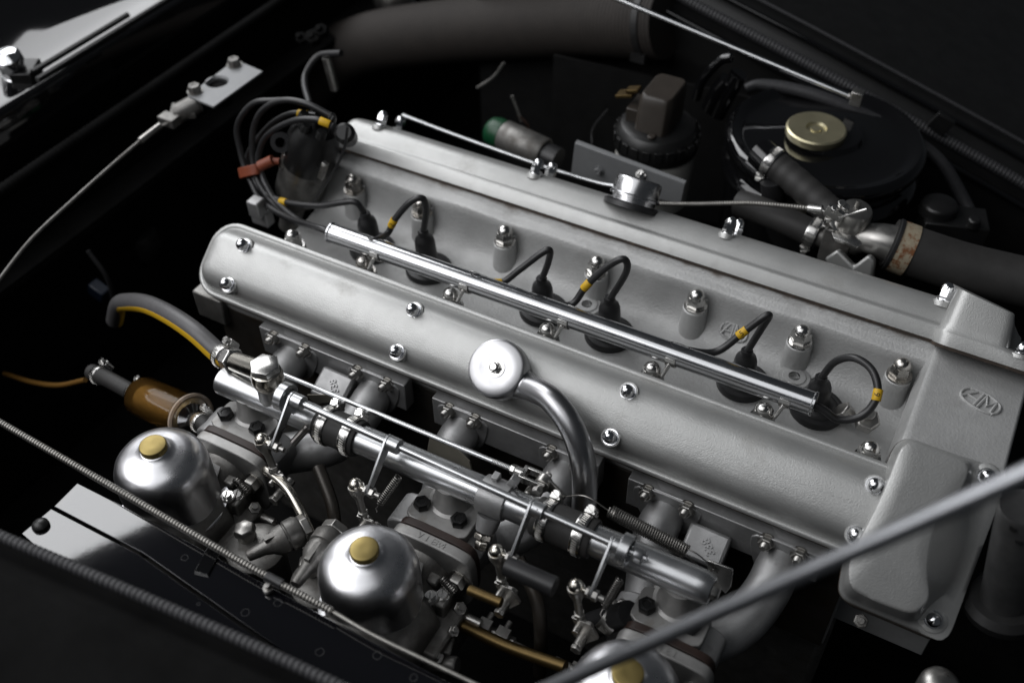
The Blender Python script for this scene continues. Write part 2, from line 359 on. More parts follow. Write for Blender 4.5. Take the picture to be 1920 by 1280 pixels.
KEYS = {
    'acorn_cover': lambda: acorn(.0108, .0042, .0062, .0073), 'acorn_stud': lambda: acorn(.0175, .0120, .0082, .0120, .0022),
    'acorn_tall': lambda: acorn(.0112, .0125, .0058, .0080), 'manifold_nut': lambda: nut_stud(), 'big_nut': lambda: nut_stud(.014, .009, .0042, .007, .010),
    'black_bolt': lambda: bolt_head(.0135, .0065), 'small_screw': lambda: slot_screw(), 'clamp_screw': lambda: slot_screw(.0036, .0045, .0038),
    'small_bolt': lambda: bolt_head(.008, .004, .006), 'steel_bolt': lambda: bolt_head(.014, .008, .010),
}
# ------------------------------------------------------------------ cam-cover frame: u runs outward down the tilted joint face, v is its normal
TH = radians(37.7); CS, SN = cos(TH), sin(TH); GY, GZ = 0.0842, 0.0136
def CF(x, u, v, sd=-1): return V(x, sd * (GY + u * CS + v * SN), GZ - u * SN + v * CS)
def CN(sd=-1): return V(0, sd * SN, CS)
def rrect(x0, x1, u0, u1, r, n=6):
    out = []
    for cx, cu, a in ((x1 - r, u1 - r, 0), (x0 + r, u1 - r, 90), (x0 + r, u0 + r, 180), (x1 - r, u0 + r, 270)):
        for k in range(n + 1):
            t = radians(a + 90 * k / n); out.append((cx + r * cos(t), cu + r * sin(t)))
    return out

# ------------------------------------------------------------------ cylinder head (with its valley, studs and front plate)
head = thing('cylinder_head', 'grey painted cast cylinder head with two rows of domed stud nuts in its valley', 'cylinder head', (0, 0, -.2))
vall = [(.0842, .0104), (.0800, .0040), (.0765, .0008), (.0720, -.0006), (.0692, -.0030), (.0676, -.0120), (.0655, -.0215), (.0625, -.0320), (.0565, -.0430), (.0480, -.0505), (.0380, -.0545), (.0200, -.0560)]
prof = [(-y, z) for y, z in vall] + [(y, z) for y, z in reversed(vall)]
out = [(GY + .078 * CS, GZ - .078 * SN - .0024), (.138, -.060), (.136, -.2)]
loop = [(-.136, -.2), (-.138, -.060), (-(GY + .078 * CS), GZ - .078 * SN - .0024)] + prof + [(y, z) for y, z in out]
b = MB(); xs = np.linspace(-.365, .336, 36)
b.loft([[V(x, y + .0006 * sin(x * 61 + y * 90), z + .0007 * sin(x * 47 + y * 130)) for y, z in loop] for x in xs])
ob('casting', b, 'head_paint', head, ang=50)
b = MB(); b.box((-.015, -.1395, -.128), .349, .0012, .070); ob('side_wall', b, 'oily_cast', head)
STX = [-.315, -.2216, -.1141, -.0032, .1084, .2179, .315]
for sd in (1, -1):
    for i, x in enumerate(STX):
        c = V(x, sd * .0572, 0)
        b = MB()
        b.lathe(c, (0, 0, 1), [(.0155, -.060), (.0138, -.045), (.0130, -.032), (.0128, -.0205), (.0120, -.0188)], 28)
        # web that ties the boss to the valley wall
        b.prism([V(x - .0075, sd * .060, -.0195), V(x + .0075, sd * .060, -.0195), V(x + .012, sd * .075, -.008), V(x - .012, sd * .075, -.008)], (0, 0, -.03))
        ob('stud_boss', b, 'head_paint', head, bev=.0015)
        inst('stud_nut', 'acorn_stud', random.choice(('plated_steel', 'worn_steel', 'plated_steel')), head, c + V(0, 0, -.0188), Matrix.Rotation(random.uniform(0, 1), 3, 'Z'))
# front plate over the timing chest, with the raised emblem
b = MB(); zt = .0108
sec = [(-.100, zt), (.100, zt), (.104, zt - .004), (.104, -.20), (-.104, -.20), (-.104, zt - .004)]
xp = [(.3300, -.030), (.3335, -.012), (.3365, -.002), (.3400, .0), (.3435, .0), (.40, .0), (.4195, -.0003), (.4215, -.003)]
b.loft([[V(x, y, (z + dz) if z > -.1 else z) for y, z in sec] for x, dz in xp])
ob('front_plate', b, 'head_paint', head, bev=.001)
def emblem(c, ex, ey, s):
    """raised oval with the letters A and M joined back to back"""
    c, ex, ey = Vector(c), Vector(ex).normalized(), Vector(ey).normalized(); n = ex.cross(ey)
    b = MB()
    def stroke(pts, r):
        b.tube([c + ex * (x * s) + ey * (y * s) + n * (r * .25) for x, y in pts], r, 8)
    N = 30
    oval = [(1.0 * cos(2 * pi * k / N) * (1 - .10 * cos(4 * pi * k / N)), .56 * sin(2 * pi * k / N)) for k in range(N + 1)]
    r = .0014
    stroke(oval[:12], r); stroke(oval[12:27], r); stroke(oval[26:], r)
    stroke([(-.80, -.36), (-.36, .46), (-.08, .50)], r * 1.1); stroke([(-.08, .50), (-.08, -.50)], r * 1.1); stroke([(-.62, -.05), (-.10, -.05)], r)
    stroke([(-.08, .50), (.08, .50), (.08, -.48)], r * 1.1); stroke([(.08, .46), (.36, -.10), (.60, .40)], r * 1.1); stroke([(.60, .40), (.66, -.36), (.80, -.40)], r * 1.1)
    return b
b = emblem(P(1838, 752, z=zt), (.95, -.31, 0), (.31, .95, 0), .0195)
ob('emblem', b, 'head_paint', head)
def wall_hit(px, py):
    '''where the sight line of a pixel meets the far valley wall'''
    best = None
    for k in range(400):
        y = .085 - k * .065 / 400; q = P(px, py, y=y); zw = float(np.interp(y, [a for a, c in reversed(vall)], [c for a, c in reversed(vall)]))
        if q.z >= zw: return q
    return P(px, py, y=.06)
b = emblem(wall_hit(1376, 622), (1, 0, 0), (0, .62, .78), .0155)
ob('emblem', b, 'head_paint', head)
# blanking plugs and hex bolts on the valley floor
for px, py in ((1489, 706), (1100, 571)):
    c = P(px, py, z=-.046); b = MB(); b.lathe(c, (0, 0, 1), [(.020, -.012), (.017, -.002), (.0155, 0), (.0118, .0), (.0112, .0012), (.0058, .0012)], 26, cap1=False)
    b.lathe(c + V(0, 0, .0012), (0, 0, -1), [(.0058, 0), (.0058, .005)], 4, cap0=False); ob('square_socket_plug', b, 'head_paint', head)
b = MB(); c = P(1622, 792, z=-.042); b.hexn(c, (.15, -.3, 1), .021, .011); b.rod(c + V(0, 0, .01), c + V(.0015, -.004, .018), .0055); b.hexn(P(1590, 782, z=-.045), (-.6, 0, .5), .018, .012)
ob('hex_union', b, 'dull_steel', head, bev=.0006)
for x in (-.262, -.165, -.06, .055, .160, .262):
    b = MB(); c = V(x, -.052, -.036); b.lathe(c, (0, 0, 1), [(.017, -.02), (.015, 0), (.0125, .0012), (.006, .0012)], 24); ob('core_plug', b, 'head_paint', head)
# rear cam carriers peeping out below the covers
b = MB(); b.box((-.37, -.128, -.062), .020, .020, .018); ob('rear_lug', b, 'old_cast', head, bev=.002)
b = MB(); b.box(P(482, 388, y=-.01), .008, .008, .011); b.box(P(492, 405, y=.0), .012, .007, .010); ob('rear_lug', b, 'cast_aluminium', head, bev=.002)

# ------------------------------------------------------------------ cam covers
COVP = [(0, 0), (.0, .0125), (.0010, .0152), (.0030, .0160), (.0046, .0157), (.0056, .0148), (.0068, .0152), (.0080, .0180), (.0102, .0232), (.0132, .0290), (.0172, .0340), (.0220, .0368), (.0285, .0382), (.0350, .0388), (.0395, .0390)]
BASE = [(.3315, -.0265), (.372, -.0265), (.400, -.0275), (.4205, -.0285), (.4205, .030), (.4205, .075), (.4205, .1185), (.395, .1185), (.365, .1185), (.3315, .1185), (.3255, .085), (.3315, .030)]
TOPL = [(.3365, -.0195), (.366, -.0200), (.3890, -.0190), (.3895, -.002), (.3785, .036), (.3840, .068), (.3955, .091), (.3880, .1055), (.360, .1075), (.3375, .1050), (.3300, .085), (.3365, .030)]
MIDL = [(.3330, -.0245), (.370, -.0245), (.3935, -.0245), (.3985, .002), (.4125, .032), (.4130, .072), (.4000, .092), (.3930, .1150), (.362, .1155), (.3330, .1150), (.3272, .085), (.3330, .030)]
def cam_cover(sd, label):
    t = thing('cam_cover', label, 'cam cover', CF(0, .04, 0, sd), None)
    loops = []
    for d, v in COVP:
        r = max(.030 - d, min(.006, .0415 - d - .0004)); loops.append([CF(x, u, v, sd) for x, u in rrect(-.3765 + d, .372 - d, 0 + d, .083 - d, r, 7)])
    b = MB(); b.loft(loops)
    ob('cover', b, 'hammer_silver', t, ang=60)
    b = MB(); L = rrect(-.3774, .372, -.0009, .0839, .030, 7); b.loft([[CF(x, u, v, sd) for x, u in L] for v in (-.0030, -.0001)]); ob('gasket', b, 'gasket', t)
    # chain-end box
    def cl(l, v, n=3): return [CF(q[0], q[1], v - max(0, v - .03) / .024 * .16 * (q[0] - .335), sd) for q in chaikin([V(x, u, 0) for x, u in l], n, .19)]
    def mix(a, c, f): return [(p[0] + (q[0] - p[0]) * f, p[1] + (q[1] - p[1]) * f) for p, q in zip(a, c)]
    b = MB(); b.loft([cl(BASE, 0), cl(BASE, .0105), cl(mix(BASE, MIDL, .45), .0130), cl(MIDL, .0150), cl(mix(MIDL, TOPL, .18), .0220), cl(mix(MIDL, TOPL, .55), .0390), cl(mix(MIDL, TOPL, .92), .0512), cl(mix(MIDL, TOPL, .985), .0532), cl(mix(TOPL, [(.36, .045)] * 12, .035), .0540), cl(mix(TOPL, [(.36, .045)] * 12, .5), .0543)])
    ob('chain_box', b, 'hammer_silver', t, ang=56)
    b = MB(); bb = mix(BASE, [(.373, .045)] * 12, -.012); b.loft([cl(bb, -.0030), cl(bb, -.0001)]); ob('gasket', b, 'gasket', t)
    n = CN(sd); R = rotm(n, (1, 0, 0))
    for k, x in enumerate((-.3175, -.1118, .1113, .3285)):
        for u in (.0222, .0650):
            inst('cover_nut', 'acorn_cover' if sd < 0 else 'acorn_tall', random.choice(('chrome', 'worn_chrome', 'chrome')), t, CF(x, u, .0370, sd), R @ Matrix.Rotation(random.uniform(0, 1), 3, 'Z'))
            b = MB(); b.lathe(CF(x, u, .0315, sd), n, [(.0092, 0), (.0090, .0048), (.0086, .0055)], 24); ob('nut_seat', b, 'hammer_silver', t)
    for x, u in ((.4055, -.0175), (.4050, .1045)):
        inst('cover_nut', 'acorn_cover', 'chrome', t, CF(x, u, .0132, sd), R)
        b = MB(); b.lathe(CF(x, u, .0095, sd), n, [(.0120, 0), (.0110, .0032), (.0098, .0040)], 24); ob('nut_seat', b, 'hammer_silver', t)
    return t
near_cover = cam_cover(-1, 'silver hammer-finish cam cover on the carburettor side, breather pot bolted on it')
far_cover = cam_cover(1, 'silver hammer-finish cam cover beyond the spark plugs, chrome filler cap on it')
# chrome oil filler cap standing on the far cover
c = CF(.004, .024, .038, 1); n = CN(1)
t = thing('oil_filler_cap', 'round chrome oil filler cap on the far cam cover', 'filler cap', c)
b = MB(); b.lathe(c, n, [(.0240, -.002), (.0240, .006), (.0275, .0055), (.0275, .0080), (.0255, .0092), (.0252, .0230), (.0240, .0258), (.021, .0270), (.006, .0272)], 48); ob('cap', b, 'polished_aluminium', t)
b = MB(); b.hexn(c + n * .0270, n, .009, .004); b.rod(c + n * .029, c + n * .0335, .0028); ob('stud', b, 'plated_steel', t)
b = MB(); b.lathe(c, n, [(.031, -.006), (.0305, -.0012), (.027, .0005)], 36); ob('neck_ring', b, 'black_rubber', t)

# ------------------------------------------------------------------ timing chest below the near chain box
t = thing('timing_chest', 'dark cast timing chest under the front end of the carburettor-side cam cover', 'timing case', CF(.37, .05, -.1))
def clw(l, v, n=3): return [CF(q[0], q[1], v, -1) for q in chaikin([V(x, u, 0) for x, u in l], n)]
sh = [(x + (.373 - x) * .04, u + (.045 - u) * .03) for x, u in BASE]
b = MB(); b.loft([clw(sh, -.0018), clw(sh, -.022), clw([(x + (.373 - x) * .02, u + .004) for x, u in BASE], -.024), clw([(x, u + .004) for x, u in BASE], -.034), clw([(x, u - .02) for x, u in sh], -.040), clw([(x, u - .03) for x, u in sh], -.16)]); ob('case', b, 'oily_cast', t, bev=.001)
for px, py in ((1614, 1163),):
    o = P(px, py, y=-.178 if px < 1700 else -.172); b = MB(); b.hexn(o, (0, -.5, .7), .011, .006); b.rod(o, o + V(0, -.006, .009), .003); ob('case_nut', b, 'old_cast', t, bev=.0004)
b = MB(); q = P(1768, 1276, y=-.25); b.lathe(q, (.05, .1, 1), [(.0145, -.06), (.0145, -.006), (.0125, -.001), (.008, .002), (.003, .003)], 28); ob('dipstick_stub', b, 'dull_steel', t)

# ------------------------------------------------------------------ breather pot and pipe on the near cover
D = CF(-.003, .0458, .036); n = CN(-1)
t = thing('crankcase_breather', 'polished round breather pot with curved pipe sweeping down over the cam cover', 'breather', D)
b = MB(); b.lathe(D, n, [(.0262, .0085), (.0272, .0100), (.0272, .0240), (.0262, .0268), (.0240, .0280), (.0150, .0276), (.0085, .0273)], 48)
ob('pot', b, 'brushed_pot', t)
b = MB(); b.lathe(D, n, [(.0225, .000), (.0225, .0095)], 40); ob('rubber_ring', b, 'black_rubber', t)
b = MB(); b.lathe(D + n * .0272, n, [(.0085, 0), (.0085, .001)], 24); b.hexn(D + n * .028, n, .0095, .0045, ref=(1, .3, 0)); b.lathe(D + n * .0322, n, [(.0042, 0), (.0040, .0022), (.003, .003)], 16); ob('centre_bolt', b, 'plated_steel', t)
a0 = D + n * .0145
path = spline([a0 + V(.014, 0, 0), a0 + V(.026, -.003, -.004), P(1032, 748, y=-.168), P(1071, 800, y=-.181), P(1093, 865, y=-.193), P(1096, 935, y=-.203), P(1088, 1000, y=-.209)], 8)
b = MB(); b.tube(path, lambda s: .0132 - .0020 * min(1, s * 3.2), 24); ob('pipe', b, 'brushed_pot', t)
b = MB(); q = path[9]; b.lathe(q, path[12] - path[6], [(.0150, -.010), (.0135, -.004), (.0120, .004), (.0106, .012)], 24, cap0=False, cap1=False); ob('pipe_root', b, 'brushed_pot', t)

# ------------------------------------------------------------------ spark plug boots and leads
PLX = [-.274, -.193, -.0455, .0335, .1785, .2585]
TA, TB = P(622, 436, z=.011), P(1527, 757, z=.011)   # chrome conduit axis
tax = (TB - TA).normalized()
TR = .0107
BOOTTOP = [(684, 398), (793, 432), (1015, 520), (1143, 557), (1401, 655), (1540, 705)]
ORD = ['first', 'second', 'third', 'fourth', 'fifth', 'sixth']
boots = []
for i, (px, py) in enumerate(BOOTTOP):
    top = P(px, py, y=.011); base = V(top.x + (.002 if i < 5 else .004), .013, -.054); ax = (top - base).normalized(); L = (top - base).length
    t = thing('spark_plug_boot', f'{ORD[i]} black rubber spark plug boot counted from the distributor end', 'plug boot', base, 'spark plug boots in the valley')
    b = MB(); b.lathe(base, ax, [(.0118, .004), (.0114, L - .022), (.0112, L - .016), (.0098, L - .0105), (.0066, L - .0075), (.0058, L - .005), (.0060, L - .0015), (.0050, L)], 28); ob('boot', b, 'black_rubber', t)
    b = MB(); b.lathe(base, (0, 0, 1), [(.0262, -.004), (.0262, .0025), (.0248, .0045), (.0215, .0050), (.0205, .0038), (.0188, .0040), (.0175, .0062), (.0130, .0085), (.0110, .0090)], 40); ob('well_seal', b, 'black_rubber', t)
    boots.append(top)
def lead(i, pts, sleeves, label, nums=()):
    p = spline(pts, 10); t = thing('ignition_lead', label, 'ignition lead', pts[0], 'ignition leads')
    b = MB(); b.tube(p, .0036, 14); ob('cable', b, 'lead_rubber', t)
    for k, s in enumerate(sleeves):
        j = int(s * (len(p) - 1)); d = (p[min(j + 1, len(p) - 1)] - p[max(j - 1, 0)]).normalized(); c = p[j]
        b = MB(); b.lathe(c - d * .0052, d, [(.0041, 0), (.0043, .0004), (.0043, .0100), (.0041, .0104)], 20); s_ob = ob('number_sleeve', b, 'yellow_sleeve', t)
        if k < len(nums) and nums[k]:
            vdir = (Vector(CAM) - c); vdir = (vdir - d * vdir.dot(d)).normalized()
            ex = d; ey = vdir.cross(ex)
            if RC[0] @ np.array(ex) < 0: ex = -ex; ey = -ey
            text_ob('digit', nums[k], .0075, .00005, 'black_ink', s_ob, c + vdir * .00445, ex, ey, wrap=.0044)
    return t
y0 = TA.y
def T(px): # point on conduit axis near pixel column
    f = (px - 622) / (1527 - 622); return TA.lerp(TB, f)
up = V(0, .35, .94)
lead(1, [P(470, 322, y=.02), P(487, 352, y=.012), P(515, 372, y=.004), P(546, 381, y=.0), P(600, 386, y=.0), P(640, 380, y=.004), P(668, 380, y=.008), boots[0] - V(0, 0, .004)], [.385], 'ignition lead crossing from the orange clip to the first plug boot', ['1'])
lead(2, [T(716) + V(-.012, 0, .004), T(716) + up * .0085, P(727, 437, y=-.018), P(740, 412, y=-.012), P(768, 380, y=-.002), P(792, 372, y=.006), P(799, 395, y=.010), boots[1] - V(0, 0, .004)], [.40], 'ignition lead arching from the chrome tube to the second plug boot', ['2'])
lead(3, [T(930) + V(-.012, 0, .004), T(928) + up * .0075, P(938, 530, y=-.026), P(975, 505, y=-.012), P(1015, 475, y=.002), P(1031, 470, y=.008), P(1027, 495, y=.011), boots[2] - V(0, 0, .004)], [.285], 'ignition lead bending from the chrome tube to the third plug boot')
lead(4, [T(1043) + V(-.012, 0, .004), T(1047) + up * .0075, P(1068, 572, y=-.024), P(1100, 535, y=-.010), P(1140, 499, y=.000), P(1170, 486, y=.006), P(1174, 510, y=.010), boots[3] - V(0, 0, .004)], [.43], 'ignition lead bending from the chrome tube to the fourth plug boot')
lead(5, [T(1300) + V(-.012, 0, .004), T(1303) + up * .0070, P(1340, 660, y=-.024), P(1392, 624, y=-.008), P(1430, 596, y=.002), P(1442, 592, y=.007), P(1428, 615, y=.010), boots[4] - V(0, 0, .004)], [.43], 'ignition lead bending from the chrome tube to the fifth plug boot', ['5'])
lead(6, [TB - tax * .03, TB + tax * .005 + V(0, 0, -.002), P(1572, 786, y=-.042), P(1618, 778, y=-.034), P(1645, 740, y=-.020), P(1636, 695, y=-.004), P(1602, 671, y=.005), P(1566, 678, y=.010), boots[5] - V(0, 0, .003)], [.50], 'ignition lead looping out of the front end of the chrome tube', ['6'])

# chrome lead conduit with its clips
t = thing('lead_conduit', 'long chrome tube carrying the ignition leads along the valley', 'conduit', TA)
b = MB(); L = (TB - TA).length
b.lathe(TA, tax, [(.0090, .004), (.0090, 0), (.0117, -.0006), (.0117, .0012), (TR, .0022), (TR, L - .0022), (.0117, L - .0012), (.0117, L + .0006), (.0090, L), (.0090, L - .012)], 40)
ob('tube', b, 'polished_tube', t)
b = MB(); b.lathe(TA + tax * .003, tax, [(.0091, 0), (.0091, .001)], 24); b.lathe(TB - tax * .012, tax, [(.0091, 0), (.0091, .001)], 24); ob('bore', b, 'black_matt', t)
for i, px in enumerate((716, 929, 1046, 1302)):
    c = T(px) + up.normalized() * (TR - .0008); b = MB()
    lp = []
    x, y, z = frame(up, tax)
    ring = [c + x * (.0090 * cos(a)) + y * (.0052 * sin(a)) + z * .0004 * 0 for a in np.linspace(0, 2 * pi, 25)]
    ring = [q - z * (TR - sqrt(max(TR ** 2 - ((q - c).dot(y)) ** 2, 0))) for q in ring]
    b.tube(ring, .0010, 8); ob('grommet', b, 'black_rubber', t)
for i, x in enumerate((-.2216, -.1141, -.0032, .1084, .2179)):
    f = (x + .016 - TA.x) / (TB.x - TA.x); c = TA.lerp(TB, f); sx = V(x, -.0572, -.0165)
    b = MB(); pts = []
    for a in np.linspace(-200, 20, 14):
        pts.append(c + V(0, cos(radians(a)) * (TR + .0009), sin(radians(a)) * (TR + .0009)))
    lo = [[q - tax * .005 for q in pts] + [q - tax * .005 + (q - c).normalized() * .0009 for q in reversed(pts)], [q + tax * .005 for q in pts] + [q + tax * .005 + (q - c).normalized() * .0009 for q in reversed(pts)]]
    b.loft(lo); b.tube([pts[2], pts[2] + V(-.004, -.006, -.012), sx + V(.006, .002, 0)], .0022, 8)
    ob('clip', b, 'plated_steel', t, bev=.0003)
# ------------------------------------------------------------------ hose clamps
def clamp(c, ax, r, label, sdir=(0, .75, .66), wd=.0095, m='plated_steel', tsign=1):
    c, ax = Vector(c), Vector(ax).normalized(); sd = Vector(sdir); sd = (sd - ax * sd.dot(ax)).normalized(); tg = ax.cross(sd)
    if tg.z < 0: tg = -tg
    tg *= tsign
    t = thing('hose_clamp', label, 'hose clamp', c, 'worm-drive hose clamps')
    b = MB(); h = wd / 2
    b.lathe(c - ax * h, ax, [(r, 0), (r + .0010, 0), (r + .0012, .0006), (r + .0012, wd - .0006), (r + .0010, wd), (r, wd)], 44, cap0=False, cap1=False)
    n = int(2 * pi * r / .0021); x, y, z = frame(ax, sd)
    for k in range(n):
        a = 2 * pi * k / n
        if abs((a + pi) % (2 * pi) - pi) < .45: continue
        d = x * cos(a) + y * sin(a); tt = z.cross(d)
        Rm = Matrix((z * cos(.22) + tt * sin(.22), tt * cos(.22) - z * sin(.22), d)).transposed()
        b.box(c + d * (r + .00125), wd * .27, .00040, .00022, Rm)
    ob('band', b, m, t, ang=30)
    b = MB(); Rm = Matrix((ax, tg, sd)).transposed(); pc = c + sd * (r + .0042)
    b.lathe(pc - tg * .0065, tg, [(.0042, 0), (.0042, .011)], 16); b.box(c + sd * (r + .0016), wd * .5, .0075, .0012, Rm); ob('worm_housing', b, m, t, bev=.0004)
    inst('screw', 'clamp_screw', 'plated_steel', t, pc + tg * .0045, rotm(tg, ax * .5 + sd))
    b = MB(); b.lathe(pc + tg * .0045, tg, [(.0036, 0), (.0036, .0016)], 16); ob('screw_neck', b, m, t)
    return t

# ------------------------------------------------------------------ inlet manifold: one casting per carburettor
PORTS = [(-.268, -.228), (-.163, -.128), (-.056, -.027), (.055, .083), (.152, .190), (.263, .292)]
CARX = [-.2235, .0, .2165]
CNM = ['rear', 'middle', 'front']
MZ = -.050
for k, xc in enumerate(CARX):
    t = thing('inlet_manifold', f'grey cast inlet manifold feeding the {CNM[k]} carburettor', 'manifold', (xc, -.2, -.12), 'inlet manifolds')
    pa, pb = PORTS[2 * k], PORTS[2 * k + 1]
    for side, (a, c2) in ((-1, pa), (1, pb)):
        xm = (a + c2) / 2
        # port flange on the head with two nutted studs
        b = MB(); fl = [V(q[0], -.1440, q[1]) for q in [(p.x, p.y) for p in chaikin([V(a - .013, -.040, 0), V(c2 + .013, -.040, 0), V(c2 + .014, -.060, 0), V(xm + .016, -.095, 0), V(xm - .016, -.095, 0), V(a - .014, -.060, 0)], 2)]]
        b.prism(fl, (0, -.0170, -.002)); ob('port_flange', b, 'cast_aluminium', t, bev=.001)
        for q in (a, c2): inst('flange_nut', 'manifold_nut', 'dull_steel', t, V(q, -.1600, -.0475), rotm((0, -1, .30), (1, 0, 0)))
        pts = spline([V(xm, -.150, -.066), V(xm, -.185, -.078), V(xm - side * .012, -.222, -.092), V(xc + side * .022, -.255, -.100), V(xc + side * .012, -.285, -.100)], 8)
        b = MB(); b.tube(pts, lambda s: .0190 + .0025 * s - .003 * max(0, .12 - s) / .12, 28); ob('runner', b, 'cast_aluminium', t)
    # flat bar between the port flanges
    b = MB(); b.box(((pa[0] + pb[1]) / 2, -.1525, -.0600), (pb[1] - pa[0]) / 2 + .020, .0072, .0185); ob('flange_bar', b, 'cast_aluminium', t, bev=.001)
    if k != 1:
        # square cast boss with the foundry number
        c = P(622, 722, y=-.178) if k == 0 else P(1322, 1022, y=-.178)
        Rm = rotm((.05, -.45, .89), (1, 0, 0)); b = MB(); b.box(c + Rm @ V(0, 0, -.022), .019, .016, .022, Rm)
        bo = ob('casting_boss', b, 'cast_aluminium', t, bev=.003)
        ex = Rm @ V(-.35, -.94, 0); ey = (Rm @ V(0, 0, 1)).cross(ex)
        text_ob('casting_number', '338', .0105, .0008, 'cast_aluminium', bo, c + Rm @ V(.003, 0, .0006), -ey * .9 - ex * .45, ex * .9 - ey * .45, off=.0002)
    # plenum, top saddle plate with black bolts, neck up to the balance pipe
    b = MB(); b.loft([[V(q.x + xc, y, q.y) for q in chaikin([V(-.046, MZ - .006, 0), V(.046, MZ - .006, 0), V(.05, -.085, 0), V(.03, -.13, 0), V(-.03, -.13, 0), V(-.05, -.085, 0)], 2)] for y in (-.252, -.286)]); ob('plenum', b, 'cast_aluminium', t, bev=.002)
    b = MB(); pl = [V(p.x + xc, p.y, MZ - .006) for p in chaikin([V(-.029, -.2475, 0), V(.033, -.2475, 0), V(.033, -.284, 0), V(-.029, -.284, 0)], 2, .12)]; b.prism(pl, (0, 0, .008)); ob('saddle_plate', b, 'light_cast', t, bev=.001)
    b = MB(); b.lathe((xc + .002, -.2500, MZ), (0, 0, 1), [(.0235, .001), (.0185, .0035), (.0160, .009), (.0150, .018), (.0150, .028)], 32); ob('neck', b, 'light_cast', t)
    for dx in (-.0185, .0195): inst('saddle_bolt', 'black_bolt', 'black_bolt', t, V(xc + dx, -.2690, MZ + .0018), Matrix.Rotation(random.uniform(0, 1), 3, 'Z'))
    # insulator block
    def oval(y): return [V(xc + .010 + p.x, y, -.080 + p.y) for p in chaikin([V(-.032, .038, 0), V(.032, .038, 0), V(.040, .026, 0), V(.040, -.022, 0), V(.028, -.042, 0), V(-.028, -.042, 0), V(-.040, -.022, 0), V(-.040, .026, 0)], 3, .2)]
    b = MB(); b.loft([oval(-.2862), oval(-.2935)]); ob('insulator', b, 'insulator', t, bev=.0006)
